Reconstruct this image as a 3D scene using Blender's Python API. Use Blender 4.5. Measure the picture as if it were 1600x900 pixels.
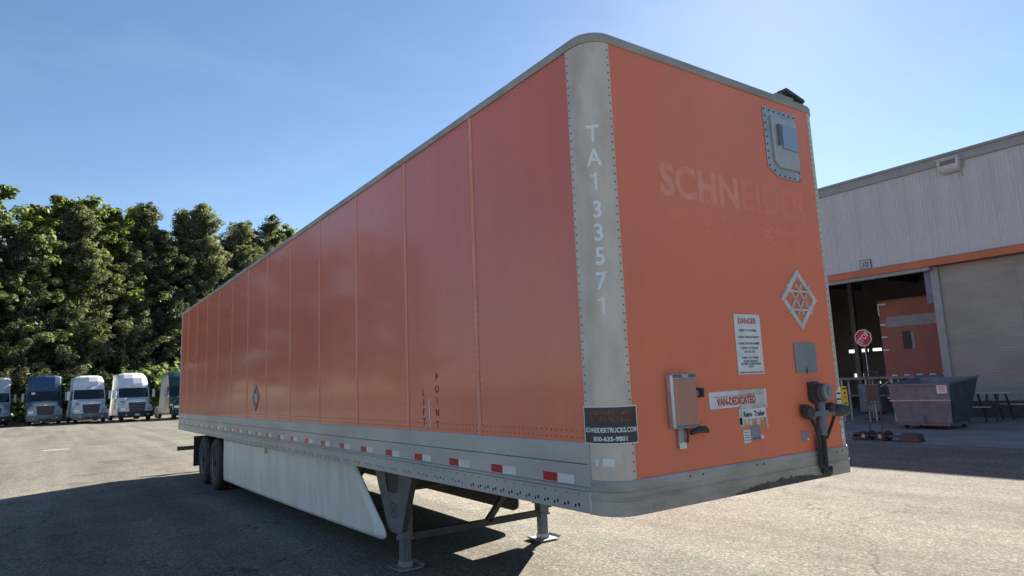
import bpy, math, random
import numpy as np
from mathutils import Vector, Matrix, Quaternion

for o in list(bpy.data.objects):
    bpy.data.objects.remove(o)
scn = bpy.context.scene
col = scn.collection
RAD = math.radians

# ------------------------------------------------------------------ camera
cam_data = bpy.data.cameras.new('Camera')
cam = bpy.data.objects.new('Camera', cam_data)
col.objects.link(cam)
cam.matrix_world = Matrix(((0.5660, 0.1429, 0.8119, 2.897),
                           (0.8234, -0.0488, -0.5654, -2.6886),
                           (-0.0412, 0.9885, -0.1453, 1.835),
                           (0, 0, 0, 1)))
cam_data.sensor_width = 36.0
cam_data.sensor_fit = 'HORIZONTAL'
cam_data.lens = 36.0 * 1028.0 / 1600.0
cam_data.clip_start = 0.05
cam_data.clip_end = 3000
scn.camera = cam

# ------------------------------------------------------------------ sky and sun
SUN_AZ, SUN_EL = 121.8, 30.5
sdir = Vector((math.cos(RAD(SUN_AZ)) * math.cos(RAD(SUN_EL)), math.sin(RAD(SUN_AZ)) * math.cos(RAD(SUN_EL)), math.sin(RAD(SUN_EL))))
world = bpy.data.worlds.new('World')
scn.world = world
world.use_nodes = True
nt = world.node_tree
bg = nt.nodes['Background']
sky = nt.nodes.new('ShaderNodeTexSky')
sky.sky_type = 'NISHITA'
sky.sun_disc = False
sky.sun_elevation = RAD(SUN_EL)
sky.sun_rotation = RAD(90 - SUN_AZ)
sky.air_density = 1.0
sky.dust_density = 0.12
sky.ozone_density = 3.5
# thin high wisps spread over the whole sky
wtc = nt.nodes.new('ShaderNodeTexCoord')
wmp = nt.nodes.new('ShaderNodeMapping'); wmp.inputs['Scale'].default_value = (1.6, 1.6, 5.0); wmp.inputs['Rotation'].default_value = (0.2, 0.1, 0.4)
wn = nt.nodes.new('ShaderNodeTexNoise'); wn.inputs['Scale'].default_value = 1.7; wn.inputs['Detail'].default_value = 7; wn.inputs['Roughness'].default_value = 0.58; wn.inputs['Distortion'].default_value = 0.5
wr = nt.nodes.new('ShaderNodeMapRange'); wr.inputs['From Min'].default_value = 0.52; wr.inputs['From Max'].default_value = 0.80; wr.inputs['To Min'].default_value = 0.0; wr.inputs['To Max'].default_value = 0.05
wm = nt.nodes.new('ShaderNodeMix'); wm.data_type = 'RGBA'; wm.inputs[7].default_value = (9.0, 9.6, 10.0, 1)
nt.links.new(wtc.outputs['Generated'], wmp.inputs[0]); nt.links.new(wmp.outputs[0], wn.inputs['Vector']); nt.links.new(wn.outputs['Fac'], wr.inputs[0])
nt.links.new(wr.outputs[0], wm.inputs[0]); nt.links.new(sky.outputs[0], wm.inputs[6]); nt.links.new(wm.outputs[2], bg.inputs[0])
bg.inputs[1].default_value = 0.052
sun_data = bpy.data.lights.new('sun', 'SUN')
sun_data.energy = 5.0
sun_data.angle = RAD(0.53)
sun_data.color = (1.0, 0.91, 0.78)
sun = bpy.data.objects.new('sun', sun_data)
col.objects.link(sun)
sun.rotation_euler = sdir.to_track_quat('Z', 'Y').to_euler()
sun.location = (0, 0, 60)
scn.view_settings.view_transform = 'Standard'
scn.view_settings.look = 'None'
scn.view_settings.exposure = 1.52
scn.view_settings.gamma = 1.0

# ------------------------------------------------------------------ materials
MATS = {}
def node(nt, t, **kw):
    n = nt.nodes.new(t)
    for k, v in kw.items():
        setattr(n, k, v)
    return n

def mat(name, c, rough=0.6, metal=0.0, var=0.0, vscale=3.0, c2=None, bump=0.0, bscale=40.0, coat=0.0, spec=0.5, stretch=None, detail=5.0, lo=0.35, hi=0.65, streak=0.0, streak_scale=(9, 9, 0.35)):
    """principled material; colour mottled between c and c2 by noise, with optional fine bump"""
    m = bpy.data.materials.new(name)
    m.use_nodes = True
    nt = m.node_tree
    b = nt.nodes['Principled BSDF']
    b.inputs['Base Color'].default_value = (*c, 1)
    b.inputs['Roughness'].default_value = rough
    b.inputs['Metallic'].default_value = metal
    b.inputs['Specular IOR Level'].default_value = spec
    b.inputs['Coat Weight'].default_value = coat
    b.inputs['Coat Roughness'].default_value = 0.08
    tc = node(nt, 'ShaderNodeTexCoord')
    mp = node(nt, 'ShaderNodeMapping')
    nt.links.new(tc.outputs['Object'], mp.inputs[0])
    if stretch:
        mp.inputs['Scale'].default_value = stretch
    if c2 is None and var > 0:
        c2 = tuple(max(0, x * (1 - var)) for x in c)
    if c2 is not None:
        n = node(nt, 'ShaderNodeTexNoise')
        n.inputs['Scale'].default_value = vscale
        n.inputs['Detail'].default_value = detail
        n.inputs['Roughness'].default_value = 0.6
        nt.links.new(mp.outputs[0], n.inputs['Vector'])
        r = node(nt, 'ShaderNodeValToRGB')
        r.color_ramp.elements[0].position = lo
        r.color_ramp.elements[1].position = hi
        r.color_ramp.elements[0].color = (*c, 1)
        r.color_ramp.elements[1].color = (*c2, 1)
        nt.links.new(n.outputs['Fac'], r.inputs[0])
        nt.links.new(r.outputs[0], b.inputs['Base Color'])
        rr = node(nt, 'ShaderNodeMapRange')
        rr.inputs['To Min'].default_value = max(0.03, rough - 0.06)
        rr.inputs['To Max'].default_value = min(1, rough + 0.10)
        nt.links.new(n.outputs['Fac'], rr.inputs[0])
        nt.links.new(rr.outputs[0], b.inputs['Roughness'])
    if streak > 0:
        ms = node(nt, 'ShaderNodeMapping'); ms.inputs['Scale'].default_value = streak_scale
        nt.links.new(tc.outputs['Object'], ms.inputs[0])
        n3 = node(nt, 'ShaderNodeTexNoise'); n3.inputs['Scale'].default_value = 1.0; n3.inputs['Detail'].default_value = 6; n3.inputs['Roughness'].default_value = 0.65
        nt.links.new(ms.outputs[0], n3.inputs['Vector'])
        r3 = node(nt, 'ShaderNodeMapRange'); r3.inputs['From Min'].default_value = 0.42; r3.inputs['From Max'].default_value = 0.78; r3.inputs['To Min'].default_value = 0.0; r3.inputs['To Max'].default_value = streak
        nt.links.new(n3.outputs['Fac'], r3.inputs[0])
        x3 = node(nt, 'ShaderNodeMix', data_type='RGBA')
        nt.links.new(r3.outputs[0], x3.inputs[0])
        src = b.inputs['Base Color'].links[0].from_socket if b.inputs['Base Color'].links else None
        if src: nt.links.new(src, x3.inputs[6])
        else: x3.inputs[6].default_value = (*c, 1)
        x3.inputs[7].default_value = (0.16, 0.13, 0.11, 1)
        nt.links.new(x3.outputs[2], b.inputs['Base Color'])
    if bump > 0:
        n2 = node(nt, 'ShaderNodeTexNoise')
        n2.inputs['Scale'].default_value = bscale
        n2.inputs['Detail'].default_value = 3
        nt.links.new(tc.outputs['Object'], n2.inputs['Vector'])
        bp = node(nt, 'ShaderNodeBump')
        bp.inputs['Strength'].default_value = 1.0
        bp.inputs['Distance'].default_value = bump
        nt.links.new(n2.outputs['Fac'], bp.inputs['Height'])
        nt.links.new(bp.outputs[0], b.inputs['Normal'])
    MATS[name] = m
    return m

def asphalt():
    m = bpy.data.materials.new('asphalt')
    m.use_nodes = True
    nt = m.node_tree
    b = nt.nodes['Principled BSDF']
    tc = node(nt, 'ShaderNodeTexCoord')
    L = nt.links.new
    def noise(s, d=4, r=0.6):
        n = node(nt, 'ShaderNodeTexNoise')
        n.inputs['Scale'].default_value = s
        n.inputs['Detail'].default_value = d
        n.inputs['Roughness'].default_value = r
        L(tc.outputs['Object'], n.inputs['Vector'])
        return n
    big, mid = noise(0.16, 6), noise(1.1, 5, 0.7)
    vor = node(nt, 'ShaderNodeTexVoronoi')
    vor.inputs['Scale'].default_value = 48
    L(tc.outputs['Object'], vor.inputs['Vector'])
    fine = noise(130, 2)
    # aggregate colours: each stone its own shade of grey beige
    rs = node(nt, 'ShaderNodeValToRGB')
    e = rs.color_ramp.elements
    e[0].position, e[0].color = 0.0, (0.118, 0.113, 0.098, 1)
    e[1].position, e[1].color = 1.0, (0.365, 0.348, 0.29, 1)
    k = e.new(0.3); k.color = (0.178, 0.171, 0.147, 1)
    k = e.new(0.75); k.color = (0.222, 0.213, 0.182, 1)
    sx = node(nt, 'ShaderNodeSeparateColor')
    L(vor.outputs['Color'], sx.inputs[0])
    L(sx.outputs[0], rs.inputs[0])
    # wear in large patches
    rb = node(nt, 'ShaderNodeMapRange')
    rb.inputs['From Min'].default_value = 0.3; rb.inputs['From Max'].default_value = 0.7
    rb.inputs['To Min'].default_value = 0.76; rb.inputs['To Max'].default_value = 1.06
    L(big.outputs['Fac'], rb.inputs[0])
    rm = node(nt, 'ShaderNodeMapRange')
    rm.inputs['From Min'].default_value = 0.3; rm.inputs['From Max'].default_value = 0.7
    rm.inputs['To Min'].default_value = 0.84; rm.inputs['To Max'].default_value = 1.14
    L(mid.outputs['Fac'], rm.inputs[0])
    # faint tyre lanes: noise stretched along x
    mpx = node(nt, 'ShaderNodeMapping')
    mpx.inputs['Scale'].default_value = (0.05, 1.0, 1)
    mpx.inputs['Rotation'].default_value = (0, 0, 0.35)
    L(tc.outputs['Object'], mpx.inputs[0])
    st = node(nt, 'ShaderNodeTexNoise')
    st.inputs['Scale'].default_value = 1.3; st.inputs['Detail'].default_value = 5
    L(mpx.outputs[0], st.inputs['Vector'])
    rst = node(nt, 'ShaderNodeMapRange')
    rst.inputs['From Min'].default_value = 0.35; rst.inputs['From Max'].default_value = 0.65
    rst.inputs['To Min'].default_value = 0.80; rst.inputs['To Max'].default_value = 1.12
    L(st.outputs['Fac'], rst.inputs[0])
    m1 = node(nt, 'ShaderNodeMath', operation='MULTIPLY'); L(rb.outputs[0], m1.inputs[0]); L(rm.outputs[0], m1.inputs[1])
    m2 = node(nt, 'ShaderNodeMath', operation='MULTIPLY'); L(m1.outputs[0], m2.inputs[0]); L(rst.outputs[0], m2.inputs[1])
    # oil spots
    oil = noise(0.55, 3, 0.5)
    ro = node(nt, 'ShaderNodeMapRange')
    ro.inputs['From Min'].default_value = 0.62; ro.inputs['From Max'].default_value = 0.74
    ro.inputs['To Min'].default_value = 1.0; ro.inputs['To Max'].default_value = 0.55
    L(oil.outputs['Fac'], ro.inputs[0])
    m3 = node(nt, 'ShaderNodeMath', operation='MULTIPLY'); L(m2.outputs[0], m3.inputs[0]); L(ro.outputs[0], m3.inputs[1])
    # thin cracks
    cr = node(nt, 'ShaderNodeTexVoronoi', feature='DISTANCE_TO_EDGE')
    cr.inputs['Scale'].default_value = 0.22
    dn = noise(1.6, 4)
    ad = node(nt, 'ShaderNodeVectorMath', operation='ADD')
    sc = node(nt, 'ShaderNodeVectorMath', operation='SCALE'); sc.inputs['Scale'].default_value = 0.9
    L(dn.outputs['Color'], sc.inputs[0]); L(sc.outputs[0], ad.inputs[0]); L(tc.outputs['Object'], ad.inputs[1])
    L(ad.outputs[0], cr.inputs['Vector'])
    rc = node(nt, 'ShaderNodeMapRange')
    rc.inputs['From Min'].default_value = 0.0; rc.inputs['From Max'].default_value = 0.005
    rc.inputs['To Min'].default_value = 0.45; rc.inputs['To Max'].default_value = 1.0
    L(cr.outputs['Distance'], rc.inputs[0])
    m4 = node(nt, 'ShaderNodeMath', operation='MULTIPLY'); L(m3.outputs[0], m4.inputs[0]); L(rc.outputs[0], m4.inputs[1])
    mul = node(nt, 'ShaderNodeVectorMath', operation='SCALE')
    L(rs.outputs[0], mul.inputs[0]); L(m4.outputs[0], mul.inputs['Scale'])
    L(mul.outputs[0], b.inputs['Base Color'])
    b.inputs['Roughness'].default_value = 0.9
    b.inputs['Specular IOR Level'].default_value = 0.12
    bp = node(nt, 'ShaderNodeBump'); bp.inputs['Distance'].default_value = 0.0045; bp.inputs['Strength'].default_value = 0.9
    ah = node(nt, 'ShaderNodeMath', operation='ADD')
    L(vor.outputs['Distance'], ah.inputs[0]); L(fine.outputs['Fac'], ah.inputs[1])
    L(ah.outputs[0], bp.inputs['Height']); L(bp.outputs[0], b.inputs['Normal'])
    MATS['asphalt'] = m
asphalt()

ORANGE = (0.82, 0.180, 0.104)
ORANGE2 = (0.74, 0.162, 0.096)
mat('orange_side', ORANGE, 0.24, c2=ORANGE2, vscale=0.7, coat=0.3, bump=0.012, bscale=1.5, streak=0.12)
mat('orange_front', (0.90, 0.232, 0.118), 0.40, c2=(0.83, 0.215, 0.115), vscale=1.6, coat=0.05, bump=0.0012, bscale=4, streak=0.07, streak_scale=(6, 6, 0.5))
mat('orange_seam', (0.86, 0.36, 0.25), 0.42, c2=(0.80, 0.28, 0.18), vscale=4)
mat('orange_shaded', (0.40, 0.13, 0.09), 0.55, c2=(0.33, 0.12, 0.09), vscale=2)  # darker copy of the trailer orange, with the bay's shade painted in
mat('orange_ghost', (0.91, 0.36, 0.26), 0.5, c2=(0.90, 0.275, 0.165), vscale=11)
mat('orange_ghost_faint', (0.90, 0.252, 0.138), 0.44, c2=(0.87, 0.226, 0.118), vscale=9)
mat('silver_paint', (0.74, 0.74, 0.71), 0.4, 0.15, c2=(0.56, 0.56, 0.53), vscale=9)
mat('orange_sooty', (0.30, 0.085, 0.05), 0.5, var=0.3)
mat('aluminium', (0.54, 0.53, 0.51), 0.45, 0.35, c2=(0.44, 0.43, 0.41), vscale=2.5, stretch=(0.4, 1, 1), bump=0.0006, bscale=30)
mat('aluminium_worn', (0.72, 0.61, 0.51), 0.45, 0.12, c2=(0.54, 0.445, 0.36), vscale=4, stretch=(1.6, 1.6, 0.7), bump=0.0010, bscale=9, lo=0.42, hi=0.75)
mat('aluminium_grimy', (0.50, 0.45, 0.385), 0.55, 0.15, c2=(0.33, 0.29, 0.24), vscale=3.2, stretch=(1, 0.6, 2.2), bump=0.0012, bscale=14)
mat('aluminium_bright', (0.62, 0.63, 0.63), 0.3, 0.6, var=0.25, vscale=6)
mat('roof_metal', (0.5, 0.5, 0.5), 0.45, 0.4, var=0.3)
mat('grime', (0.055, 0.055, 0.055), 0.85, c2=(0.13, 0.13, 0.125), vscale=9)
mat('black_paint', (0.022, 0.022, 0.023), 0.5, c2=(0.045, 0.043, 0.042), vscale=7)
mat('black_plastic', (0.035, 0.037, 0.042), 0.55, c2=(0.06, 0.062, 0.066), vscale=9)
mat('chassis_black', (0.05, 0.048, 0.046), 0.7, c2=(0.09, 0.08, 0.07), vscale=4)
mat('rubber', (0.022, 0.022, 0.023), 0.8, c2=(0.055, 0.053, 0.05), vscale=6, bump=0.002, bscale=60)
mat('rim_steel', (0.42, 0.42, 0.43), 0.5, 0.4, c2=(0.2, 0.19, 0.18), vscale=8)
mat('hole_black', (0.006, 0.006, 0.006), 0.9)
mat('rivet_dark', (0.09, 0.085, 0.08), 0.6, 0.3)
mat('skirt_white', (0.84, 0.79, 0.72), 0.45, c2=(0.66, 0.60, 0.52), vscale=1.6, stretch=(3.2, 1, 0.5), lo=0.45, hi=0.85, bump=0.002, bscale=2, streak=0.30, streak_scale=(4, 4, 0.9))
mat('tape_red', (0.55, 0.012, 0.018), 0.3, var=0.25, vscale=30)
mat('tape_white', (0.78, 0.78, 0.76), 0.35, var=0.18, vscale=12)
mat('paper_white', (0.80, 0.80, 0.82), 0.5, c2=(0.70, 0.70, 0.70), vscale=9)
mat('paper_aged', (0.68, 0.66, 0.60), 0.6, c2=(0.48, 0.45, 0.40), vscale=14)
mat('print_black', (0.02, 0.02, 0.022), 0.6)
mat('print_red', (0.50, 0.025, 0.03), 0.6, c2=(0.56, 0.12, 0.10), vscale=40)
mat('print_orange', (0.58, 0.10, 0.04), 0.6, c2=(0.12, 0.05, 0.04), vscale=35)
mat('print_grey', (0.30, 0.30, 0.32), 0.6)
mat('print_white', (0.82, 0.82, 0.80), 0.5)
mat('decal_number', (0.93, 0.93, 0.92), 0.4, var=0.12, vscale=20)
mat('sticker_black', (0.035, 0.038, 0.042), 0.45, c2=(0.07, 0.07, 0.075), vscale=6)
mat('label_yellow', (0.72, 0.46, 0.02), 0.45, var=0.2, vscale=20)
mat('plate_grey', (0.32, 0.33, 0.36), 0.5, 0.2, var=0.2)
mat('box_lid', (0.62, 0.27, 0.19), 0.3, 0.35, c2=(0.55, 0.33, 0.27), vscale=3)
mat('concrete', (0.27, 0.265, 0.25), 0.8, c2=(0.19, 0.185, 0.175), vscale=0.9, bump=0.003, bscale=60)
mat('cladding_grey', (0.62, 0.61, 0.61), 0.5, c2=(0.55, 0.54, 0.545), vscale=0.6, streak=0.3, streak_scale=(2.5, 2.5, 0.25))
mat('trim_grey', (0.33, 0.34, 0.34), 0.5, var=0.15)
mat('siding_grey', (0.37, 0.35, 0.31), 0.6, c2=(0.27, 0.255, 0.23), vscale=0.8, stretch=(0.4, 1, 1.6))
mat('beam_orange', (0.62, 0.17, 0.06), 0.5, c2=(0.50, 0.15, 0.07), vscale=1.5)
mat('dark_base', (0.055, 0.062, 0.066), 0.7, var=0.3)
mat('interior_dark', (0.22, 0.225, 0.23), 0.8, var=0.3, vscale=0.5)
mat('steel_dark', (0.20, 0.21, 0.24), 0.55, 0.1, c2=(0.14, 0.146, 0.168), vscale=4)
mat('bracket_grey', (0.19, 0.19, 0.19), 0.6, 0.2, c2=(0.14, 0.135, 0.13), vscale=5)
mat('steel_teal', (0.075, 0.10, 0.115), 0.55, 0.2, c2=(0.06, 0.075, 0.085), vscale=4)
mat('sign_red', (0.55, 0.02, 0.03), 0.4, var=0.1)
mat('galvanised', (0.42, 0.43, 0.44), 0.45, 0.5, var=0.25, vscale=8)
mat('bench_top', (0.50, 0.51, 0.52), 0.5, var=0.2)
mat('lamp_shell', (0.62, 0.62, 0.60), 0.5, var=0.15)
mat('lamp_lens', (0.16, 0.16, 0.16), 0.2)
mat('bark', (0.085, 0.065, 0.048), 0.9, c2=(0.05, 0.04, 0.03), vscale=3, stretch=(4, 4, 0.6), bump=0.02, bscale=8)
mat('verge', (0.06, 0.062, 0.035), 0.95, c2=(0.085, 0.07, 0.045), vscale=0.7)
mat('truck_white', (0.76, 0.77, 0.79), 0.38, coat=0.2, var=0.06, vscale=2)
mat('truck_silver', (0.55, 0.58, 0.62), 0.38, 0.2, coat=0.2, var=0.08, vscale=2)
mat('truck_blue', (0.035, 0.085, 0.19), 0.38, coat=0.2, var=0.15, vscale=2)
mat('truck_green', (0.012, 0.075, 0.062), 0.38, coat=0.2, var=0.15, vscale=2)
mat('truck_pale_hood', (0.50, 0.53, 0.50), 0.3, coat=0.4, var=0.1)
mat('truck_bumper_grey', (0.22, 0.23, 0.24), 0.5, var=0.2)
mat('glass_dark', (0.012, 0.016, 0.02), 0.06, spec=0.7)
mat('chrome', (0.75, 0.76, 0.78), 0.12, 0.9)
mat('grille_black', (0.03, 0.028, 0.03), 0.5, var=0.3, vscale=20)
mat('headlight', (0.55, 0.58, 0.62), 0.1, 0.3, var=0.3, vscale=12)
mat('amber', (0.55, 0.18, 0.02), 0.3)
mat('vent_metal', (0.50, 0.52, 0.53), 0.4, 0.5, c2=(0.38, 0.40, 0.41), vscale=5)
mat('vent_glass', (0.30, 0.36, 0.42), 0.15, 0.3)

def leafmat(name, c, c2, trans):
    m = bpy.data.materials.new(name)
    m.use_nodes = True
    nt = m.node_tree
    nt.nodes.clear()
    L = nt.links.new
    out = node(nt, 'ShaderNodeOutputMaterial')
    tc = node(nt, 'ShaderNodeTexCoord')
    n = node(nt, 'ShaderNodeTexNoise'); n.inputs['Scale'].default_value = 0.9; n.inputs['Detail'].default_value = 8; n.inputs['Roughness'].default_value = 0.75
    L(tc.outputs['Object'], n.inputs['Vector'])
    oi = node(nt, 'ShaderNodeObjectInfo')
    mr = node(nt, 'ShaderNodeMapRange'); mr.inputs['To Min'].default_value = -0.22; mr.inputs['To Max'].default_value = 0.22
    L(oi.outputs['Random'], mr.inputs[0])
    ad = node(nt, 'ShaderNodeMath', operation='ADD'); L(n.outputs['Fac'], ad.inputs[0]); L(mr.outputs[0], ad.inputs[1])
    ge = node(nt, 'ShaderNodeNewGeometry')
    mi = node(nt, 'ShaderNodeMapRange'); mi.inputs['To Min'].default_value = -0.28; mi.inputs['To Max'].default_value = 0.28
    L(ge.outputs['Random Per Island'], mi.inputs[0])
    ad2 = node(nt, 'ShaderNodeMath', operation='ADD'); L(ad.outputs[0], ad2.inputs[0]); L(mi.outputs[0], ad2.inputs[1]); ad = ad2
    r = node(nt, 'ShaderNodeValToRGB')
    r.color_ramp.elements[0].position = 0.3; r.color_ramp.elements[0].color = (*c, 1)
    r.color_ramp.elements[1].position = 0.72; r.color_ramp.elements[1].color = (*c2, 1)
    L(ad.outputs[0], r.inputs[0])
    d = node(nt, 'ShaderNodeBsdfDiffuse'); t = node(nt, 'ShaderNodeBsdfTranslucent'); g = node(nt, 'ShaderNodeBsdfGlossy')
    g.inputs['Roughness'].default_value = 0.45
    L(r.outputs[0], d.inputs[0])
    hv = node(nt, 'ShaderNodeMix', data_type='RGBA', blend_type='MULTIPLY'); hv.inputs[0].default_value = 1.0
    L(r.outputs[0], hv.inputs[6]); hv.inputs[7].default_value = (2.0, 2.0, 0.95, 1)
    L(hv.outputs[2], t.inputs[0])
    m1 = node(nt, 'ShaderNodeMixShader'); m1.inputs[0].default_value = trans
    L(d.outputs[0], m1.inputs[1]); L(t.outputs[0], m1.inputs[2])
    m2 = node(nt, 'ShaderNodeMixShader'); m2.inputs[0].default_value = 0.03
    L(m1.outputs[0], m2.inputs[1]); L(g.outputs[0], m2.inputs[2])
    L(m2.outputs[0], out.inputs[0])
    MATS[name] = m
leafmat('leaf_bright', (0.062, 0.092, 0.034), (0.225, 0.255, 0.085), 0.6)
leafmat('leaf_dark', (0.046, 0.076, 0.042), (0.150, 0.190, 0.092), 0.48)
leafmat('needles', (0.050, 0.066, 0.050), (0.165, 0.182, 0.125), 0.40)

# ------------------------------------------------------------------ mesh helpers
ORG = Vector((0, 0, 0))       # origin of the thing under construction; vertices are given in world metres and stored relative to it

class MB:
    def __init__(self):
        self.v, self.f, self.m = [], [], []
    def add(self, verts, faces, mi=0):
        b = len(self.v)
        self.v += [tuple(p) for p in verts]
        self.f += [tuple(b + i for i in f) for f in faces]
        self.m += [mi] * len(faces)
        return self
    def box(self, x0, x1, y0, y1, z0, z1, mi=0):
        if x0 > x1: x0, x1 = x1, x0
        if y0 > y1: y0, y1 = y1, y0
        if z0 > z1: z0, z1 = z1, z0
        v = [(x0, y0, z0), (x1, y0, z0), (x1, y1, z0), (x0, y1, z0), (x0, y0, z1), (x1, y0, z1), (x1, y1, z1), (x0, y1, z1)]
        return self.add(v, [(3, 2, 1, 0), (4, 5, 6, 7), (0, 1, 5, 4), (1, 2, 6, 5), (2, 3, 7, 6), (3, 0, 4, 7)], mi)
    def bar(self, a, b, w, h, mi=0, up=(0, 0, 1)):
        a, b = Vector(a), Vector(b)
        d = (b - a).normalized()
        s = d.cross(Vector(up))
        if s.length < 1e-4: s = d.cross(Vector((1, 0, 0)))
        s.normalize(); u = s.cross(d)
        v = []
        for p in (a, b):
            for i, j in ((-1, -1), (1, -1), (1, 1), (-1, 1)):
                v.append(p + s * (i * w / 2) + u * (j * h / 2))
        return self.add(v, [(0, 1, 2, 3), (7, 6, 5, 4), (0, 4, 5, 1), (1, 5, 6, 2), (2, 6, 7, 3), (3, 7, 4, 0)], mi)
    def cyl(self, a, b, r0, r1=None, n=12, mi=0, caps=True):
        a, b = Vector(a), Vector(b)
        r1 = r0 if r1 is None else r1
        d = (b - a).normalized()
        s = d.orthogonal().normalized(); u = d.cross(s)
        v = []
        for p, r in ((a, r0), (b, r1)):
            for i in range(n):
                t = 2 * math.pi * i / n
                v.append(p + s * (r * math.cos(t)) + u * (r * math.sin(t)))
        f = [(i, (i + 1) % n, n + (i + 1) % n, n + i) for i in range(n)]
        if caps: f += [tuple(range(n))[::-1], tuple(range(n, 2 * n))]
        return self.add(v, f, mi)
    def tube(self, pts, r, n=8, mi=0):
        pts = [Vector(p) for p in pts]
        v, f = [], []
        s = None
        for k, p in enumerate(pts):
            d = (pts[min(k + 1, len(pts) - 1)] - pts[max(k - 1, 0)]).normalized()
            if s is None: s = d.orthogonal().normalized()
            s = (s - d * s.dot(d)).normalized(); u = d.cross(s)
            rr = r[k] if isinstance(r, (list, tuple)) else r
            for i in range(n):
                t = 2 * math.pi * i / n
                v.append(p + s * (rr * math.cos(t)) + u * (rr * math.sin(t)))
        for k in range(len(pts) - 1):
            for i in range(n):
                j = (i + 1) % n
                f.append((k * n + i, k * n + j, (k + 1) * n + j, (k + 1) * n + i))
        f += [tuple(range(n))[::-1], tuple((len(pts) - 1) * n + i for i in range(n))]
        return self.add(v, f, mi)
    def prism(self, poly, fn, t0, t1, mi=0):
        """poly: 2D outline; fn(u, v, t) -> xyz"""
        n = len(poly)
        v = [fn(u, w, t0) for u, w in poly] + [fn(u, w, t1) for u, w in poly]
        f = [tuple(range(n))[::-1], tuple(range(n, 2 * n))] + [(i, (i + 1) % n, n + (i + 1) % n, n + i) for i in range(n)]
        return self.add(v, f, mi)
    def lathe(self, c, axis, prof, n=24, mi=0):
        """prof: list of (distance along axis, radius)"""
        c, d = Vector(c), Vector(axis).normalized()
        s = d.orthogonal().normalized(); u = d.cross(s)
        v, f = [], []
        for h, r in prof:
            for i in range(n):
                t = 2 * math.pi * i / n
                v.append(c + d * h + s * (r * math.cos(t)) + u * (r * math.sin(t)))
        for k in range(len(prof) - 1):
            for i in range(n):
                j = (i + 1) % n
                f.append((k * n + i, k * n + j, (k + 1) * n + j, (k + 1) * n + i))
        f += [tuple(range(n))[::-1], tuple((len(prof) - 1) * n + i for i in range(n))]
        return self.add(v, f, mi)
    def sweep(self, path, prof, closed=True, mi=0):
        """path: list of (point xyz at z=0, outward normal xy); prof: closed list of (offset outward, z)"""
        n = len(prof)
        v, f = [], []
        for p, nn in path:
            for o, z in prof:
                v.append((p[0] + nn[0] * o, p[1] + nn[1] * o, z))
        for k in range(len(path) - 1):
            for i in range(n if closed else n - 1):
                j = (i + 1) % n
                f.append((k * n + i, k * n + j, (k + 1) * n + j, (k + 1) * n + i))
        if closed:
            f += [tuple(range(n))[::-1], tuple((len(path) - 1) * n + i for i in range(n))]
        return self.add(v, f, mi)
    def mesh(self, name, mats):
        me = bpy.data.meshes.new(name)
        o = ORG
        me.from_pydata([(p[0] - o.x, p[1] - o.y, p[2] - o.z) for p in self.v], [], self.f)
        if not isinstance(mats, (list, tuple)): mats = [mats]
        for m in mats: me.materials.append(MATS[m])
        if len(mats) > 1: me.polygons.foreach_set('material_index', self.m)
        me.update()
        return me
    def build(self, name, mats, parent=None, smooth=False, bevel=0.0, fix=True):
        me = self.mesh(name, mats)
        if fix:
            import bmesh
            bm = bmesh.new(); bm.from_mesh(me)
            bmesh.ops.recalc_face_normals(bm, faces=bm.faces[:]); bm.to_mesh(me); bm.free()
        if smooth:
            me.polygons.foreach_set('use_smooth', [True] * len(me.polygons))
            try: me.set_sharp_from_angle(angle=RAD(38))
            except Exception: pass
        o = bpy.data.objects.new(name, me)
        col.objects.link(o)
        if parent is not None: o.parent = parent
        if bevel > 0:
            b = o.modifiers.new('bevel', 'BEVEL'); b.width = bevel; b.segments = 2; b.limit_method = 'ANGLE'; b.angle_limit = RAD(40)
        return o

def tag(o, label=None, cat=None, group=None, kind=None):
    if label: o['label'] = label
    if cat: o['category'] = cat
    if group: o['group'] = group
    if kind: o['kind'] = kind
    return o
def thing(name, loc, label, cat, group=None, rz=0.0):
    o = bpy.data.objects.new(name, None)
    col.objects.link(o)
    o.empty_display_size = 0.2
    o.location = loc
    o.rotation_euler = (0, 0, rz)
    return tag(o, label, cat, group)
def copy_tree(o, parent=None):
    c = o.copy(); col.objects.link(c)
    if parent is not None: c.parent = parent
    for ch in list(o.children): copy_tree(ch, c)
    return c
def setorg(v):
    global ORG
    ORG = Vector(v)

# flat lettering ------------------------------------------------------------
def text2d(s, size=1.0, bold=0.0, shear=0.0, width=None, height=None, align='CENTER', spacing=1.0, line=1.0):
    cu = bpy.data.curves.new('t', 'FONT')
    cu.body = s; cu.size = size; cu.offset = bold; cu.shear = shear
    cu.align_x = align; cu.align_y = 'CENTER'; cu.space_character = spacing; cu.space_line = line
    cu.resolution_u = 3; cu.fill_mode = 'FRONT'
    ob = bpy.data.objects.new('t', cu)
    col.objects.link(ob)
    dg = bpy.context.evaluated_depsgraph_get()
    me = bpy.data.meshes.new_from_object(ob.evaluated_get(dg))
    V = [(v.co.x, v.co.y) for v in me.vertices]
    F = [tuple(p.vertices) for p in me.polygons]
    bpy.data.objects.remove(ob); bpy.data.curves.remove(cu); bpy.data.meshes.remove(me)
    xs = [a for a, b in V]; ys = [b for a, b in V]
    cx, cy = (min(xs) + max(xs)) / 2, (min(ys) + max(ys)) / 2
    kx = width / (max(xs) - min(xs)) if width else 1
    ky = height / (max(ys) - min(ys)) if height else (kx if width else 1)
    if not width and height: kx = ky
    return [((a - cx) * kx, (b - cy) * ky) for a, b in V], F
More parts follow.
